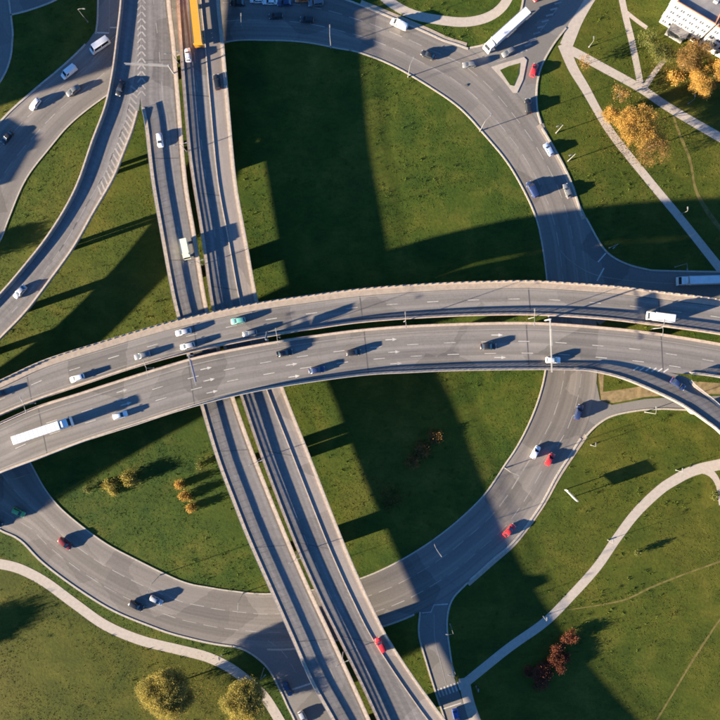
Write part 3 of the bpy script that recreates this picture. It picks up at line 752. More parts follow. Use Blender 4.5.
for px, py, lb in ((681, 214, 'low lamp on the long footpath where the shade begins at right'),
                   (589, 47, 'low lamp on grass left of the upper footpath junction'),
                   (688, 104, 'low lamp on dark grass under the yellow trees'),
                   (591, 445, 'low lamp on grass between the ring road and the dark billboard shadow'),
                   (676, 470, 'low lamp at the top bend of the lower right footpath'),
                   (608, 540, 'low lamp midway along the lower right footpath'),
                   (543, 616, 'low lamp on lower right footpath at the edge of shade'),
                   (476, 686, 'low lamp at the bottom footpath corner in shade'),
                   (222, 655, 'low lamp beside lower left footpath near the olive trees')):
    street_lamp(px, py, 0, 4.2, [90], lb, G_P, 0.5, 0.06)
G_M = 'double lamps between the curved viaducts'
for i, (px, py) in enumerate(((36, 403), (154, 368), (280, 337.5), (404, 321.8), (528, 318.8), (652, 328.8))):
    t = (ewn.px[np.argmin(np.abs(ewn.px[:, 0] - px - 10))] - ewn.px[np.argmin(np.abs(ewn.px[:, 0] - px + 10))])
    a = math.degrees(math.atan2(-t[1], t[0]))
    street_lamp(px, py, ZE - 0.4, 7.5, [a + 90, a - 90], 'double arm lamp between the two curved viaducts, %s from the left' % ('first', 'second', 'third', 'fourth', 'fifth', 'sixth')[i], G_M, 1.6)
G_N = 'double lamps between the straight viaducts'
for i, (px, py, a) in enumerate(((178.6, 64, 10), (187, 152, 12), (202.5, 265, 14), (259.3, 459, 20), (297.5, 553, 23), (343, 652, 25))):
    street_lamp(px, py, ZNf(px, py) - 0.4, 7.5, [a, a + 180], 'double arm lamp in the gap of the straight viaducts, %s from the top' % ('first', 'second', 'third', 'fourth', 'fifth', 'sixth')[i], G_N, 1.4)

def gantry(px, py, z, ang, span, panels, label, h=6.4, flip=1, mat='lamp_paint'):
    """cantilever road sign: post at (px,py), arm leaving at world angle ang; panels = (start, width, height)"""
    o = empty('sign_gantry', P(px, py, z), math.radians(ang)); tag(o, label, 'gantry')
    mb = MB(); mb.tube([(0, 0, 0), (0, 0, h + .3)], 0.2, 12); mb.build('post', M['steel'], o, True)
    mb = MB(); mb.box((span / 2, 0, h), (span, 0.16, 0.24)); mb.box((span / 2, 0, h - 0.9), (span, 0.12, 0.16)); mb.build('arm', M[mat], o)
    for s0, wd, ht in panels:
        mb = MB(); mb.box((s0 + wd / 2, 0.2 * flip, h - .45), (wd, 0.10, ht)); pn = mb.build('sign_panel', M['sign_back'], o)
        mb = MB(); mb.box((s0 + wd / 2, 0.262 * flip, h - .45), (wd - .1, 0.015, ht - .1)); mb.build('sign_face', M['sign_blue'], pn)
    return o
gantry(193.5, 355.5, ZE - .4, -76, 8.5, [(1.2, 6.3, 1.5)], 'cantilever sign gantry over the lower curved viaduct left of centre')
gantry(544.5, 320.5, ZE - .4, -88, 14.5, [(2.6, 4.6, 1.4)], 'long pale gantry arm across the lower curved viaduct near the white car')
gantry(268, 340, ZE - .4, 80, 2.4, [(0.0, 2.2, 2.2)], 'small gantry sign between the curved viaducts above the straight ones', h=4.4)
gantry(174, 74, ZN - .4, 177, 12.5, [(1.5, 4.2, 1.4), (7.0, 3.4, 1.4)], 'sign gantry across the western viaduct at the ramp fork', h=6.2, flip=-1, mat='sign_back')

o = empty('billboard', P(568.5, 493.5, 0), math.radians(-45)); tag(o, 'white billboard seen edge-on standing on the right hand lawn', 'billboard')
mb = MB(); mb.box((0, 0, 3.55), (4.4, 0.3, 2.5)); mb.build('panel', M['white_paint'], o)
mb = MB(); mb.box((0, 0, 4.83), (4.46, 0.36, 0.06)); mb.build('top_cap', M['lamp_paint'], o)
for x in (-1.6, 1.6):
    mb = MB(); mb.tube([(x, 0, 0), (x, 0, 2.4)], 0.13, 10); mb.build('post', M['steel'], o, True)

# ------------------------------------------------------------------ vehicles
def wheel_set(root, xs, hw, r, wdt):
    for x in xs:
        for sd in (-1, 1):
            mb = MB(); mb.tube([(x, sd * (hw - wdt), r), (x, sd * hw, r)], r, 16); ty = mb.build('wheel', M['tyre'], root, True)
            mb = MB(); mb.tube([(x, sd * (hw - .02), r), (x, sd * (hw + .012), r)], r * .62, 12); mb.build('rim', M['rim'], ty)

def loft(stations, ringf):
    v = []; f = []; k = None
    for s in stations:
        r = ringf(s); k = len(r); v += r
    for i in range(len(stations) - 1):
        for j in range(k): f.append((i * k + j, i * k + (j + 1) % k, (i + 1) * k + (j + 1) % k, (i + 1) * k + j))
    f.append(tuple(range(k))[::-1]); f.append(tuple((len(stations) - 1) * k + j for j in range(k)))
    return v, f

def pane_on(c4, inset, out):
    """a slightly proud inset panel on a quad (list of 4 vectors)"""
    c4 = [Vector(p) for p in c4]; ctr = sum(c4, Vector()) / 4
    nrm = (c4[1] - c4[0]).cross(c4[3] - c4[0]).normalized()
    if nrm.dot(ctr - Vector((0, 0, 0.5))) < 0: nrm = -nrm
    fr = [ctr + (p - ctr) * (1 - inset) + nrm * out for p in c4]; bk = [p - nrm * (out + .02) for p in fr]
    return fr + bk, [(0, 1, 2, 3), (4, 7, 6, 5), (0, 4, 5, 1), (1, 5, 6, 2), (2, 6, 7, 3), (3, 7, 4, 0)]

def car_proto(kind):
    """X forward; returns a prototype tree at the origin"""
    D = dict(sedan=(4.55, 0.90, 1.46, 0.92, -2.05, 1.02, -1.25, 0.25, 0.96), hatch=(4.1, 0.88, 1.50, 0.95, -1.98, 1.0, -1.62, 0.25, 0.98),
             suv=(4.6, 0.93, 1.72, 1.08, -2.22, 1.05, -1.95, 0.40, 1.06), van=(5.3, 0.98, 2.05, 1.15, -2.60, 1.75, -2.48, 0.95, 1.12),
             minibus=(6.6, 1.03, 2.65, 1.25, -3.25, 2.75, -3.15, 1.95, 1.2))[kind]
    Ln, hw, H, belt, c0, c1, r0, r1, hood = D
    root = empty(kind if kind not in ('hatch',) else 'car')
    st = [(-Ln / 2, .80, hood * .86, .36), (-Ln / 2 + .12, .92, hood * .97, .26), (-Ln / 2 + .6, .99, belt, .22), (0, 1.0, belt, .20), (c1 - .1, 1.0, belt, .20), (c1 + .35, .99, hood * .97, .20), (Ln / 2 - .45, .95, hood * .84, .22), (Ln / 2 - .12, .86, hood * .72, .28), (Ln / 2, .70, hood * .60, .36)]
    def rg(s):
        x, k, zt, zb = s; w_ = hw * k; zm = zb + (zt - zb) * .55
        return [Vector(q) for q in ((x, -w_ * .88, zb), (x, -w_, zm * .8), (x, -w_, zm), (x, -w_ * .94, zt - .07), (x, -w_ * .80, zt), (x, 0, zt + .025), (x, w_ * .80, zt), (x, w_ * .94, zt - .07), (x, w_, zm), (x, w_, zm * .8), (x, w_ * .88, zb))]
    v, f = loft(st, rg); mb = MB(); mb.add(v, f)
    bw, rw = hw * .90, hw * (.70 if kind in ('sedan', 'hatch', 'suv') else .86)
    B = [Vector((c0 + .15, -bw, belt - .06)), Vector((c1, -bw, belt - .06)), Vector((c1, bw, belt - .06)), Vector((c0 + .15, bw, belt - .06))]
    T = [Vector((r0, -rw, H - .05)), Vector((r1, -rw, H - .05)), Vector((r1, rw, H - .05)), Vector((r0, rw, H - .05))]
    U = [Vector((r0 + .12, -rw + .14, H)), Vector((r1 - .12, -rw + .14, H)), Vector((r1 - .12, rw - .14, H)), Vector((r0 + .12, rw - .14, H))]
    fs = [(k, (k + 1) % 4, 4 + (k + 1) % 4, 4 + k) for k in range(4)]
    mb.add(B + T + U, fs + [(4 + k, 4 + (k + 1) % 4, 8 + (k + 1) % 4, 8 + k) for k in range(4)] + [(8, 9, 10, 11)])
    body = mb.build('body', PM['white'], root, True)
    def pane(nm, q, ins):
        vv, ff = pane_on(q, ins, .012); m_ = MB(); m_.add(vv, ff); m_.build(nm, M['glass'], root)
    pane('windscreen', [B[1], B[2], T[2], T[1]], .10)
    if kind != 'minibus' or True: pane('rear_window', [B[3], B[0], T[0], T[3]], .16)
    if kind in ('sedan', 'hatch', 'suv', 'minibus'):
        for a, b in ((0, 1), (3, 2)):
            for t0, t1 in ((.06, .50), (.53, .95)):
                lo = lambda t: B[a].lerp(B[b], t) * .86 + T[a].lerp(T[b], t) * .14; hi = lambda t: B[a].lerp(B[b], t) * .12 + T[a].lerp(T[b], t) * .88
                pane('side_window', [lo(t0), lo(t1), hi(t1), hi(t0)], .02)
    else:
        for a, b in ((0, 1), (3, 2)):
            lo = lambda t: B[a].lerp(B[b], t) * .86 + T[a].lerp(T[b], t) * .14; hi = lambda t: B[a].lerp(B[b], t) * .12 + T[a].lerp(T[b], t) * .88
            pane('side_window', [lo(.72), lo(.97), hi(.96), hi(.72)], .02)
    for sd in (-1, 1):
        m_ = MB(); m_.box((Ln / 2 - .16, sd * hw * .62, hood * .66), (.26, .34, .13)); m_.build('headlight', M['head_lens'], root)
        m_ = MB(); m_.box((-Ln / 2 + .06, sd * hw * .66, hood * .82), (.16, .30, .14)); m_.build('tail_light', M['tail_lens'], root)
        m_ = MB(); m_.box((c1 - .25, sd * (hw + .08), belt + .04), (.14, .22, .14)); m_.build('mirror', M['black'], root)
    m_ = MB(); m_.box((Ln / 2 - .015, 0, hood * .45), (.06, hw * 1.0, .2)); m_.build('grille', M['black'], root)
    wheel_set(root, (-Ln * .29, Ln * .305), hw, .33 if kind != 'minibus' else .38, .22)
    return root

def lorry_proto(kind):
    root = empty('lorry')
    if kind == 'semi':
        box = (-8.2, 5.35); cabx = (5.9, 8.1); hw, H, cabH, deckz = 1.27, 4.0, 3.5, 1.15; wh = (-6.6, -5.3, -4.0, 3.7, 7.1)
    else:
        box = (-3.7, 1.75); cabx = (1.9, 3.65); hw, H, cabH, deckz = 1.12, 3.0, 2.35, 0.85; wh = (-2.1, 2.5)
    mb = MB(); L_ = box[1] - box[0]; cx = sum(box) / 2
    mb.box((cx, 0, (H + deckz) / 2), (L_, 2 * hw, H - deckz)); bx = mb.build('cargo_box', PM['white'], root)
    bv = bx.modifiers.new('bevel', 'BEVEL'); bv.width = .05; bv.segments = 2
    mb = MB()
    for sd in (-1, 1):
        mb.box((cx, sd * (hw - .04), H + .015), (L_ - .1, .10, .05))
    mb.build('roof_rail', M['lamp_paint'], bx)
    n = int(L_ / 1.2)
    rib = None
    for k in range(1, n):
        m_ = MB(); m_.box((box[0] + L_ * k / n, 0, H + .008), (.06, 2 * hw - .22, .018)); m_.build('roof_bow', PM['white'], bx)
    mb = MB(); mb.box(((box[0] + cabx[1]) / 2 - .3, 0, deckz - .18), (cabx[1] - box[0] - .9, 1.0, .3)); mb.build('chassis', M['black'], root)
    c0, c1 = cabx
    mb = MB()
    pr = [(c0, .55), (c1 - .02, .55), (c1, 1.2), (c1 - .12, cabH * .62), (c1 - .55, cabH - .05), (c1 - .9, cabH), (c0, cabH + .12)]
    v = []
    for sd, k in ((-1, 1.0), (1, 1.0)):
        for x, z in pr: v.append(Vector((x, sd * (hw - .03) * (1 if z < cabH * .7 else .93), z)))
    m = len(pr); f = [tuple(range(m)), tuple(range(2 * m - 1, m - 1, -1))] + [(k, m + k, m + (k + 1) % m, (k + 1) % m) for k in range(m)]
    mb.add(v, f); cab = mb.build('cab', PM['white'], root)
    vv, ff = pane_on([v[3], v[m + 3], v[m + 4], v[4]], .10, .015); m_ = MB(); m_.add(vv, ff); m_.build('windscreen', M['glass'], cab)
    for sd in (-1, 1):
        m_ = MB(); m_.box((c1 - .85, sd * (hw - .06), cabH * .74), (.8, .06, .55)); m_.build('side_window', M['glass'], cab)
        m_ = MB(); m_.box((c1 - .1, sd * (hw + .12), cabH * .72), (.14, .26, .5)); m_.build('mirror', M['black'], cab)
        m_ = MB(); m_.box((c1 - .02, sd * hw * .7, .85), (.06, .34, .18)); m_.build('headlight', M['head_lens'], root)
        m_ = MB(); m_.box((box[0] - .02, sd * hw * .8, deckz - .15), (.05, .35, .14)); m_.build('tail_light', M['tail_lens'], root)
    m_ = MB(); m_.box((c0 + .15, 0, cabH + (H - cabH) * .45), (.5, 1.7, max(.2, (H - cabH) * .7))); m_.build('wind_deflector', PM['white'], cab)
    wheel_set(root, wh, hw - .02, .48 if kind == 'semi' else .4, .3)
    return root

PROTO = {k: car_proto(k) for k in ('sedan', 'hatch', 'suv', 'van', 'minibus')}
PROTO['semi'] = lorry_proto('semi'); PROTO['box'] = lorry_proto('box')
CATN = dict(sedan=('car', 'car'), hatch=('car', 'car'), suv=('car', 'car'), van=('van', 'van'), minibus=('minibus', 'minibus'), semi=('lorry', 'lorry'), box=('lorry', 'lorry'))
PAINTED = ('body', 'roof_bow', 'cargo_box', 'cab', 'wind_deflector')
used = set()
def vehicle(kind, px, py, z, dx, dy, col, label, group, cab=None):
    src = PROTO[kind]
    o = copy_tree(src)
    o.name = CATN[kind][0]
    o.location = P(px, py, z); o.rotation_euler = (0, 0, math.atan2(-dy, dx))
    if col == 'cream': o.scale = (0.8, 0.97, 0.9)
    tag(o, label, CATN[kind][1], group)
    def paint(q):
        for ch in q.children:
            nm = ch.name.split('.')[0]
            if nm in PAINTED:
                c = cab if (cab and nm in ('cab', 'wind_deflector')) else col
                ch.material_slots[0].link = 'OBJECT'; ch.material_slots[0].material = PM[c]
            paint(ch)
    paint(o)
    return o
bpy.context.view_layer.update()
zr = 0.055
GR, GV, GE, GS = 'cars on the roundabout', 'vehicles on the straight viaducts', 'vehicles on the upper curved viaduct', 'vehicles on the lower curved viaduct'
VEH = [
 ('minibus', 101, 47, zr, -20, 13.5, 'white', 'white minibus, topmost in the line at the upper left bend', GR),
 ('van', 70, 73, zr, -14, 11, 'white', 'white van in the shade below the white minibus', GR),
 ('hatch', 36, 105, zr, -9, 11, 'white', 'white hatchback at the edge of shade on the upper left bend', GR),
 ('sedan', 74, 91.5, zr, -13, 9, 'grey', 'grey car in sunshine beside the line of white vehicles at upper left', GR),
 ('sedan', 8, 138, zr, -9, 11, 'black', 'black car in shade at the far left edge of the upper left bend', GR),
 ('sedan', 121, 89, ZN, -4, 12, 'black', 'black car on the shaded start of the left ramp', GV),
 ('sedan', 21, 292, ZN, -10, 11, 'silver', 'silver car low on the curved left ramp', GV),
 ('hatch', 160.5, 141, ZN, 2, 14, 'white', 'white hatchback on the western straight viaduct', GV),
 ('semi', 197.5, 21, ZN, -1.5, -14, 'yellow', 'long lorry with bright yellow box on the eastern viaduct at the top', GV),
 ('box', 186.5, 250, ZN, 3, 14, 'cream', 'cream box van on the western viaduct above the crossing', GV),
 ('hatch', 188.5, 56, ZN, -1.5, -14, 'white', 'small white car just below the yellow lorry', GV),
 ('suv', 217.5, 83, ZN, -2, -14, 'black', 'black car on the pale outer lane of the eastern viaduct', GV),
 ('suv', 380.5, 644, ZN + .75, -7, -13, 'red', 'bright red car on the pale outer lane of the eastern viaduct', GV),
 ('sedan', 238, 4, zr, -14, 0, 'black', 'black car in the top row in shade, closest to the yellow lorry', GR),
 ('hatch', 257, 1, zr, -14, 0, 'white', 'white car in the shaded top row, left of its white twin', GR),
 ('sedan', 270, 2.5, zr, -14, 0, 'white', 'white car in shaded top row, right of its white twin', GR),
 ('sedan', 285, 4, zr, -14, 0.5, 'navy', 'dark blue car in shaded top row right of the white pair', GR),
 ('hatch', 302, 0, zr, -14, 1, 'orange', 'orange car cut by the top edge in the shaded row', GR),
 ('suv', 316, 4, zr, -14, 1.5, 'grey', 'grey car at the right end of the shaded top row', GR),
 ('hatch', 276, 17, zr, -14, 1, 'black', 'black car in the shaded middle lane below the white pair', GR),
 ('hatch', 307, 20.5, zr, -14, -1, 'black', 'black car in the shaded middle lane near the sunlit road', GR),
 ('van', 399, 25.5, zr, -20, -9.5, 'white', 'white van on the sunlit top of the roundabout', GR),
 ('sedan', 428, 56, zr, -12, -5, 'black', 'black car with a long shadow at the upper junction', GR),
 ('hatch', 469, 65.5, zr, -12, 1, 'grey', 'grey car in the white lorry shadow at the upper junction', GR),
 ('semi', 505, 34, 0.04, -41, 37, 'white', 'long white lorry waiting at the upper right side road', 'vehicles on the upper right side road'),
 ('hatch', 508, 53, 0.04, -12, 7, 'grey', 'dark grey car in shade beside the long white lorry', 'vehicles on the upper right side road'),
 ('hatch', 538, -3, 0.04, -10, 8, 'red', 'red car behind the long white lorry at the top', 'vehicles on the upper right side road'),
 ('hatch', 533.5, 71, 0.04, 4, -12, 'red', 'red car on the slip road right of the grassy traffic island', 'vehicles on the upper right side road'),
 ('suv', 528, 107, 0.05, -1, -12, 'black', 'black car entering the slip road below the traffic island', GR),
 ('hatch', 548, 150, zr, -6, -10, 'paleblue', 'silver blue car on the right bend near two verge lamps', GR),
 ('van', 532, 190, zr, -6, -11, 'navy', 'dark blue van on the inner lane at the edge of shade', GR),
 ('sedan', 567, 191.5, zr, -4, -11, 'grey', 'dark grey car on the outer lane at the edge of shade', GR),
 ('semi', 702, 281, 0.05, -14, 0.4, 'white', 'white lorry in the shade at the right edge', 'vehicles on the right side road'),
 ('hatch', 78, 378, ZE, -14, 4.5, 'white', 'white car leftmost on the upper curved viaduct', GE),
 ('sedan', 143, 355.5, ZE, -14, 3.8, 'grey', 'dark grey car between lamps on the upper curved viaduct', GE),
 ('sedan', 184, 332, ZE, -14, 3.2, 'silver', 'silver car on the outer lane of the upper curved viaduct', GE),
 ('hatch', 188, 346, ZE, -14, 3.2, 'silver', 'silver hatchback on the inner lane of the upper curved viaduct', GE),
 ('hatch', 238.5, 320.8, ZE, -14, 2.4, 'teal', 'turquoise car on the upper curved viaduct', GE),
 ('hatch', 250, 333.5, ZE, -14, 2.2, 'grey', 'dark grey hatchback right behind the turquoise car', GE),
 ('sedan', -3, 395, ZE, -14, 5.5, 'black', 'black car cut by the left edge on the upper curved viaduct', GE),
 ('box', 658, 317.5, ZE, -14, -1.8, 'white', 'small white box lorry on the upper curved viaduct at right', GE),
 ('semi', 46.5, 430, ZE, 14, -4.7, 'white', 'long white lorry on the lower curved viaduct at left', GS),
 ('hatch', 121, 415, ZE, 14, -4.2, 'white', 'white hatchback ahead of the long lorry on the lower curved viaduct', GS),
 ('sedan', 285, 353, ZE, 14, -2.6, 'black', 'black car left of the others on the lower curved viaduct', GS),
 ('sedan', 317, 370, ZE, 14, -2.2, 'navy', 'dark blue car in the lowest lane of the lower curved viaduct', GS),
 ('hatch', 354, 352.5, ZE, 14, -1.6, 'black', 'black hatchback in mid lane right of the blue car', GS),
 ('sedan', 488, 346.5, ZE, 14, -0.4, 'black', 'black car near the arrows right of centre on the lower curved viaduct', GS),
 ('hatch', 552.5, 360, ZE, 14, 0.3, 'white', 'white car under the long gantry arm', GS),
 ('sedan', 677, 384, ZE - .05, 12, 8, 'navy', 'dark blue car on the exit ramp at right', GS),
 ('suv', 578, 412, zr, 4, -12, 'navy', 'dark blue car where the right bend meets the side road', GR),
 ('hatch', 535, 452, zr, 6, -11, 'white', 'white hatchback beside the red car on right bend', GR),
 ('hatch', 549.5, 459, zr, 6, -11, 'red', 'red hatchback beside the white car on right bend', GR),
 ('sedan', 509, 530, zr, 10, -11, 'red', 'red car on the lower right bend near the edge of shade', GR),
 ('hatch', 19.5, 512, zr, 13, 6, 'green', 'bright green car at the lower left of the roundabout', GR),
 ('suv', 66, 543, zr, 12, 10, 'darkred', 'dark red car on the lower left bend', GR),
 ('suv', 137, 605, zr, 12, 6, 'black', 'black car on lower left bend overlapped by shade of the silver car', GR),
 ('hatch', 157, 599.5, zr, 12, 6, 'silver', 'silver car just right of the black car on the lower left bend', GR),
 ('sedan', -4, 522, zr, 12, 6, 'black', 'black car cut by the left edge near the green car', GR),
 ('sedan', 456, 715, 0.05, 3, 12, 'blue', 'blue car in shade at the bottom crosswalk', 'vehicles on the bottom side road'),
 ('sedan', 288, 688, 0.05, 6, 12, 'navy', 'dark blue car in tree shade beside the western viaduct', 'vehicles on the bottom left side road'),
 ('hatch', 303, 716, 0.05, 6, 12, 'silver', 'silver car at the bottom edge beside the western viaduct', 'vehicles on the bottom left side road'),
]
for v in VEH: vehicle(*v, cab='orange' if v[6] == 'yellow' else None)
def drop(o):
    for ch in list(o.children): drop(ch)
    bpy.data.objects.remove(o)
for k in PROTO: drop(PROTO[k])

# ------------------------------------------------------------------ trees and shrubs
def crown_mesh(name, blobs, n_leaf, size, mat, parent, seed):
    r = np.random.default_rng(seed)
    bl = np.array(blobs, float)                       # x,y,z,rx,rz
    wts = bl[:, 3] ** 2 * bl[:, 4] * r.uniform(.35, 1.5, len(bl)); wts /= wts.sum()
    # leaf twigs first, leaves gathered round them
    n_tw = max(20, n_leaf // 20)
    bi = r.choice(len(bl), n_tw, p=wts)
    d = r.normal(size=(n_tw, 3)); d /= np.linalg.norm(d, axis=1)[:, None]
    rad = (r.random(n_tw) ** 0.42)[:, None]
    tw = bl[bi, :3] + d * rad * np.stack([bl[bi, 3], bl[bi, 3], bl[bi, 4]], 1)
    ti_ = r.integers(0, n_tw, n_leaf)
    c = tw[ti_] + r.normal(size=(n_leaf, 3)) * max(size, .26) * 1.35
    c[:, 2] = np.maximum(c[:, 2], 0.15)
    a = r.normal(size=(n_leaf, 3)); a /= np.linalg.norm(a, axis=1)[:, None]
    b = np.cross(a, r.normal(size=(n_leaf, 3))); b /= np.linalg.norm(b, axis=1)[:, None]
    s = size * (0.6 + 0.9 * r.random(n_leaf))[:, None]
    V = np.stack([c - a * s * .5, c + b * s * .28, c + a * s * .5, c - b * s * .28], 1).reshape(-1, 3)
    me = bpy.data.meshes.new(name)
    me.vertices.add(4 * n_leaf); me.vertices.foreach_set('co', V.astype(np.float32).ravel())
    me.loops.add(4 * n_leaf); me.loops.foreach_set('vertex_index', np.arange(4 * n_leaf, dtype=np.int32))
    me.polygons.add(n_leaf); me.polygons.foreach_set('loop_start', np.arange(0, 4 * n_leaf, 4, dtype=np.int32))
    me.update(calc_edges=True); me.materials.append(mat)
    o = link(bpy.data.objects.new(name, me), parent); o['kind'] = 'stuff'; return o

def tree(px, py, h, rad, mat, label, name='tree', group=None, leaves=5000, size=0.42, seed=1, low=0.25, cat_='tree', lobes=11, fat=1.0):
    r = random.Random(seed)
    o = empty(name, P(px, py, 0)); tag(o, label, cat_, group)
    mb = MB(); tr = max(.05, h * .017)
    mb.tube([(0, 0, -.1), (r.uniform(-.1, .1), r.uniform(-.1, .1), h * .3), (r.uniform(-.25, .25), r.uniform(-.25, .25), h * .62), (0.1, 0.1, h * .9)], [tr * 1.25, tr, tr * .6, tr * .15], 8)
    blobs = [(0, 0, h * .72, rad * .55, h * .24)]
    limbs = MB()
    for k in range(lobes):
        a = 2 * math.pi * (k + r.uniform(-.3, .3)) / lobes; rr = rad * r.uniform(.35, .78); zz = h * r.uniform(low + .18, .84)
        e = Vector((rr * math.cos(a), rr * math.sin(a), zz))
        z0 = zz * r.uniform(.45, .65)
        limbs.tube([(0, 0, z0), (e.x * .5, e.y * .5, z0 + (zz - z0) * .6), e], [tr * .5, tr * .3, tr * .1], 6)
        blobs.append((e.x, e.y, zz, rad * r.uniform(.24, .42) * fat, h * r.uniform(.11, .19) * fat))
    mb.build('trunk', M['bark'], o, True); tag(limbs.build('limb', M['bark'], o, True), kind='stuff')
    crown_mesh('crown', blobs, leaves, size, mat, o, seed)
    return o
# bottom-left pair
tree(172, 684, 11.5, 7.4, L_OLV, 'olive yellow tree below the lower left footpath, left of two', group='olive trees at bottom left', leaves=95000, size=.24, seed=3, low=.1, lobes=18, fat=1.1)
tree(247, 691, 12.5, 8.0, L_OLV, 'olive yellow tree beside the bottom left side road, right of two', group='olive trees at bottom left', leaves=105000, size=.24, seed=4, low=.1, lobes=18, fat=1.1)
# golden group at upper right
GT = 'autumn trees at upper right'
tree(607, 118, 5.5, 2.6, L_YEL, 'small golden tree left of the large golden one, beside the diagonal footpath', group=GT, leaves=11000, size=.2, seed=5)
tree(629, 131, 9.0, 6.4, L_YEL, 'large bright golden tree beside the diagonal footpath', group=GT, leaves=36000, size=.2, seed=6, fat=1.1)
tree(648, 148, 7.0, 6.8, L_BRN, 'thin rusty tree below the large golden one', group=GT, leaves=14000, size=.19, seed=7)
tree(617, 98, 5.0, 3.2, L_BRN, 'faint rusty sapling above the large golden tree', group=GT, leaves=900, size=.33, seed=8)
tree(655, 60, 7.0, 4.6, L_GRN, 'thin green tree left of the white apartment block', group=GT, leaves=7000, size=.25, seed=9)
tree(682, 66, 9.0, 5.4, L_BRN, 'rusty brown tree in front of the white apartment block', group=GT, leaves=22000, size=.2, seed=10)
tree(694, 91, 9.0, 4.6, L_YEL, 'golden tree right of the footpath, below the brown one', group=GT, leaves=27000, size=.2, seed=11)
tree(714, 76, 10.0, 5.0, L_YEL, 'golden tree at the right edge below the apartment block', group=GT, leaves=27000, size=.2, seed=12)
tree(664, 57, 4.0, 2.0, L_BRN, 'small orange tree at the foot of the apartment block', group=GT, leaves=1800, size=.32, seed=13)
tree(645, 44, 5.0, 3.2, L_GRN, 'small green tree nearest the short footpath stub at upper right', group=GT, leaves=2600, size=.26, seed=15)
tree(672, 80, 5.0, 2.6, L_YEL, 'low golden tree on the left flank of the brown tree', group=GT, leaves=1800, size=.34, seed=16)
tree(582, 66, 3.8, 2.8, L_BRN, 'sparse brown bush between the two upper right footpaths', 'shrub', cat_='shrub', leaves=500, size=.3, seed=14)
# fallen leaves round the golden trees
def fallen(cx, cy, sx, sy, n, mat, label):
    c = np.stack([cx + RNG.normal(size=n) * sx, cy + RNG.normal(size=n) * sy], 1); wv = to_world(c, 0.06)
    wv[:, 2] = 0.05 + RNG.random(n) * .12
    a = RNG.normal(size=(n, 3)); a[:, 2] *= .3; a /= np.linalg.norm(a, axis=1)[:, None]
    b = np.cross(a, np.tile((0, 0, 1.0), (n, 1)) + RNG.normal(size=(n, 3)) * .3); b /= np.linalg.norm(b, axis=1)[:, None]
    s_ = .10 + .14 * RNG.random(n)[:, None]
    V = np.stack([wv - a * s_ * .5, wv + b * s_ * .35, wv + a * s_ * .5, wv - b * s_ * .35], 1).reshape(-1, 3)
    V[:, 2] = np.maximum(V[:, 2], .045)
    o = mesh_obj('fallen_leaves', V, [(4 * k, 4 * k + 1, 4 * k + 2, 4 * k + 3) for k in range(n)], mat)
    return tag(o, label, 'leaves', kind='stuff')
fallen(636, 132, 20, 18, 5000, L_BRN, 'fallen brown leaves under the golden trees')
fallen(676, 70, 18, 16, 4000, L_BRN, 'fallen leaves below the apartment block')
fallen(196, 690, 30, 16, 1800, L_BRN, 'fallen leaves round the olive trees')
# shrubs on the lawns
GSH = 'shrubs on the lawns'
def shrub(px, py, h, rad, mat, label, leaves, seed, size=.3):
    return tree(px, py, h, rad, mat, label, 'shrub', GSH, leaves, size, seed, low=.05, cat_='shrub', lobes=6)
shrub(180, 484, 1.7, 1.5, L_YEL, 'upper golden shrub of the row left of the western viaduct', 1200, 21)
shrub(186, 495, 1.8, 1.7, L_YEL, 'middle golden shrub of the row left of the western viaduct', 1400, 22)
shrub(192, 507, 1.6, 1.5, L_YEL, 'lowest golden shrub of the row left of the western viaduct', 1200, 23)
shrub(131, 478, 2.6, 2.6, L_OLV, 'olive shrub right of its pair on the lower left lawn', 2200, 24)
shrub(112, 486, 2.2, 2.6, L_OLV, 'olive shrub left of its pair on the lower left lawn', 1900, 25)
shrub(88, 489, 1.6, 1.0, L_GRN, 'small dark shrub on the lower left lawn edge', 500, 26)
shrub(200, 464, 1.8, 1.1, L_GRN, 'small green shrub above the golden row near the viaduct', 500, 27)
shrub(422, 449, 1.7, 3.2, L_BRN, 'brown shrub in deep shade on the lower lawn, largest of its pair', 3200, 28)
shrub(435, 437, 1.1, 2.6, L_BRN, 'brown shrub at the sunny edge of shade on the lower lawn', 2200, 29)
shrub(412, 461, 2.0, 2.4, L_BRN, 'brown shrub deepest in shade below its neighbours', 1800, 34)
shrub(391, 497, 2.4, 3.6, L_GRN, 'grey green shrub in deep shade on the lower lawn', 3000, 30)
shrub(541, 672, 1.9, 5.2, L_RED, 'broad rusty red shrub at the edge of shade at lower right', 11000, 31, .26)
shrub(556, 657, 2.3, 4.2, L_RED, 'dark red shrub above the broad rusty one at lower right', 7500, 32, .26)
shrub(568, 637, 2.1, 2.6, L_RED, 'narrow red tip shrub topmost of the red clump at lower right', 2600, 33, .26)
shrub(636, 552, 2.0, 0.8, L_GRN, 'lone pale shrub with a long shadow right of the lower footpath', 500, 35)
shrub(713, 495, 1.8, 1.2, L_GRN, 'green shrub at the right edge by the footpath fork', 600, 36)
# just outside the left edge; only their shadows reach the picture
tree(-108, 662, 9, 6.0, L_OLV, 'tree beyond the left edge whose soft shadow lies on the lower left lawn', leaves=8000, size=.45, seed=41)
tree(-66, 268, 6.5, 4.0, L_GRN, 'tree beyond the left edge shading the strip beside the left ramp', leaves=4000, size=.42, seed=42)
tree(505, -30, 9, 5, L_GRN, 'tree beyond the top edge shading the upper right side road', leaves=6000, size=.42, seed=43)

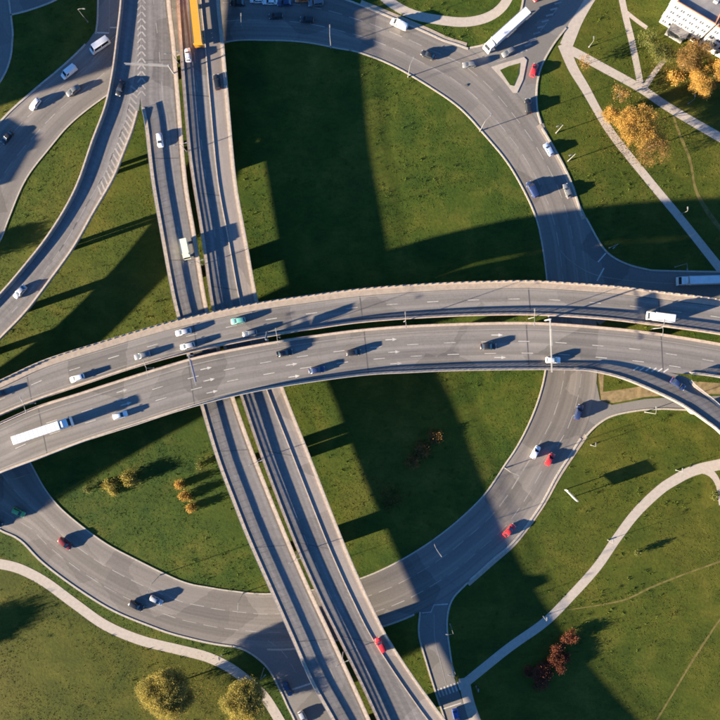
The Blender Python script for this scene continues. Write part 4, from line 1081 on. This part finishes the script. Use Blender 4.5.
# ------------------------------------------------------------------ buildings
def block(name, corner_px, u_ang, length, depth, h, label, cols, rows, full=True):
    """corner_px = ground corner nearest the viewer; u runs along the front, v goes back"""
    o = empty(name, P(*corner_px, 0), math.radians(u_ang)); tag(o, label, 'building')
    mb = MB(); mb.box((length / 2, depth / 2, h / 2), (length, depth, h)); mb.build('wall', M['wall_white'], o)
    mb = MB(); mb.box((length / 2, depth / 2, h + .05), (length - .5, depth - .5, .1)); rf = mb.build('roof', M['roof_felt'], o)
    for a, b, c, d in ((length / 2, .12, length + .3, .3), (length / 2, depth - .12, length + .3, .3), (.12, depth / 2, .3, depth - .55), (length - .12, depth / 2, .3, depth - .55)):
        m_ = MB(); m_.box((a, b, h + .32), (c, d, .62)); m_.build('roof_parapet', M['brick'], o)
    m_ = MB(); m_.box((length * .45, depth * .55, h + 1.1), (3.2, 2.6, 2.0)); m_.build('stair_head', M['wall_white'], rf)
    m_ = MB(); m_.box((length * .75, depth * .45, h + .6), (1.2, 1.2, 1.1)); m_.build('vent', M['steel'], rf)
    if not full: return o
    wm = None
    def win(x, y, z, rz):
        m_ = MB(); m_.box((0, -.03, 0), (1.45, .10, 1.55)); f = m_.build('window', M['frame'], o); f.location = (x, y, z); f.rotation_euler = (0, 0, rz)
        for sx in (-.34, .34):
            p = MB(); p.box((sx, -.085, 0), (.60, .02, 1.35)); p.build('pane', M['pane'], f)
        p = MB(); p.box((0, -.14, -.83), (1.6, .26, .07)); p.build('sill', M['wall_white'], f)
    for r in range(rows):
        z = 1.7 + r * (h - .8) / rows
        for c in range(cols): win((c + .5) * length / cols, 0, z, 0)
        for c in range(3): win(0, (c + .5) * depth / 3, z, -math.pi / 2)
        m_ = MB(); m_.box((length / 2, -.06, z + 1.2), (length, .12, .12)); m_.build('string_course', M['wall_white'], o)
    return o
b1 = block('apartment_building', (659, 22), -30.5, 12.6, 13, 12, 'white apartment block with rows of small windows at top right, left wing', 6, 4)
m_ = MB(); m_.box((6.0, -1.2, 1.7), (5.4, 2.4, 3.4)); m_.build('porch', M['sign_back'], b1)
m_ = MB(); m_.box((6.0, -1.2, 3.47), (5.8, 2.8, .14)); m_.build('porch_roof', M['roof_felt'], b1)
m_ = MB(); m_.tube([(12.75, -.1, 0), (12.75, -.1, 12)], .09, 8); m_.build('downpipe', M['black'], b1)
b2 = block('apartment_building', (697.5, 45), -30.5, 16, 13, 11.6, 'white apartment block cut by the right edge, right wing', 7, 4)
# two unseen blocks added beyond the left edge to shade the top left corner
block('shading_block', (-330, 203), 6, 22, 60, 23, 'unseen block added beyond the left edge to shade the upper left roads', 0, 0, full=False)
block('low_shading_block', (-118, 226), 60, 16, 10, 7, 'low unseen block added beyond the left edge to shade the left bend', 0, 0, full=False)

# ------------------------------------------------------------------ grass geometry
def inside(poly, pts):
    x, y = pts[:, 0], pts[:, 1]; res = np.zeros(len(pts), bool)
    px_, py_ = poly[:, 0], poly[:, 1]; j = len(poly) - 1
    for i in range(len(poly)):
        c = (py_[i] > y) != (py_[j] > y)
        if c.any():
            xx = (px_[j] - px_[i]) * (y - py_[i]) / (py_[j] - py_[i] + 1e-12) + px_[i]
            res ^= c & (x < xx)
        j = i
    return res
def grass_points(n):
    pts = np.stack([RNG.uniform(-25, 745, n), RNG.uniform(-25, 745, n)], 1)
    bad = np.zeros(n, bool)
    for e in EXCL:
        if isinstance(e, tuple): bad |= inside(e[2], pts) & ~inside(e[1], pts)
        else: bad |= inside(e, pts)
    return pts[~bad]
def blades(name, pts, hmin, hmax, wd, n_blade, spread, label, mat):
    n = len(pts); wv = to_world(pts, 0.0)
    hh = hmin + (hmax - hmin) * RNG.random(n) ** 2.2
    V = []; 
    for k in range(n_blade):
        a = RNG.uniform(0, 2 * math.pi, n); dirv = np.stack([np.cos(a), np.sin(a)], 1); perp = np.stack([-dirv[:, 1], dirv[:, 0]], 1)
        base = wv[:, :2] + RNG.normal(size=(n, 2)) * spread
        lean = (0.5 + 0.9 * RNG.random(n))[:, None] * hh[:, None]
        ww = wd * (0.6 + .8 * RNG.random(n))[:, None]
        z0 = np.zeros(n)
        V.append(np.stack([np.c_[base - perp * ww, z0], np.c_[base + perp * ww, z0], np.c_[base + dirv * lean, hh]], 1))
    V = np.concatenate(V).reshape(-1, 3); nt_ = len(V) // 3
    me = bpy.data.meshes.new(name)
    me.vertices.add(len(V)); me.vertices.foreach_set('co', V.astype(np.float32).ravel())
    me.loops.add(len(V)); me.loops.foreach_set('vertex_index', np.arange(len(V), dtype=np.int32))
    me.polygons.add(nt_); me.polygons.foreach_set('loop_start', np.arange(0, len(V), 3, dtype=np.int32))
    me.update(calc_edges=True); me.materials.append(mat)
    o = link(bpy.data.objects.new(name, me)); tag(o, label, 'grass', kind='stuff'); return o
def split_lawns(pts):
    left = np.ones(len(pts), bool); out = []
    for _, bm_, poly_ in LAWNS:
        q = inside(np.array(poly_, float), pts) & left; left &= ~q
        out.append((bm_, pts[q]))
    return [('blades', pts[left])] + out
gp = grass_points(170000)
dens = np.sin(gp[:, 0] * .05 + np.sin(gp[:, 1] * .031) * 2) + np.sin(gp[:, 1] * .061 + np.sin(gp[:, 0] * .023) * 2.4) + np.sin((gp[:, 0] - gp[:, 1]) * .11) * .6
gp = gp[dens + RNG.normal(size=len(gp)) * .7 > -0.7]
LBL = {0: 'green meadow grass on the roundabout lawns and verges', 1: 'dry yellowish grass of the lower left lawn', 2: 'rough olive grass of the lower right lawn', 3: 'olive grass round the upper right footpaths'}
for k_, (bm_, q_) in enumerate(split_lawns(gp)):
    blades('grass', q_, 0.03, 0.11, 0.10, 3, 0.14, LBL[k_], M[bm_])
pw = grass_points(7000)
dn = np.sin(pw[:, 0] * .031 + 1.3) + np.sin(pw[:, 1] * .043) + np.sin((pw[:, 0] + pw[:, 1]) * .017)
pw = pw[(dn + RNG.normal(size=len(pw)) * .8) > 0.9]
blades('weeds', pw, 0.12, 0.5, 0.08, 10, 0.25, 'taller weeds and tussocks dotted over the lawns', M['blades'])
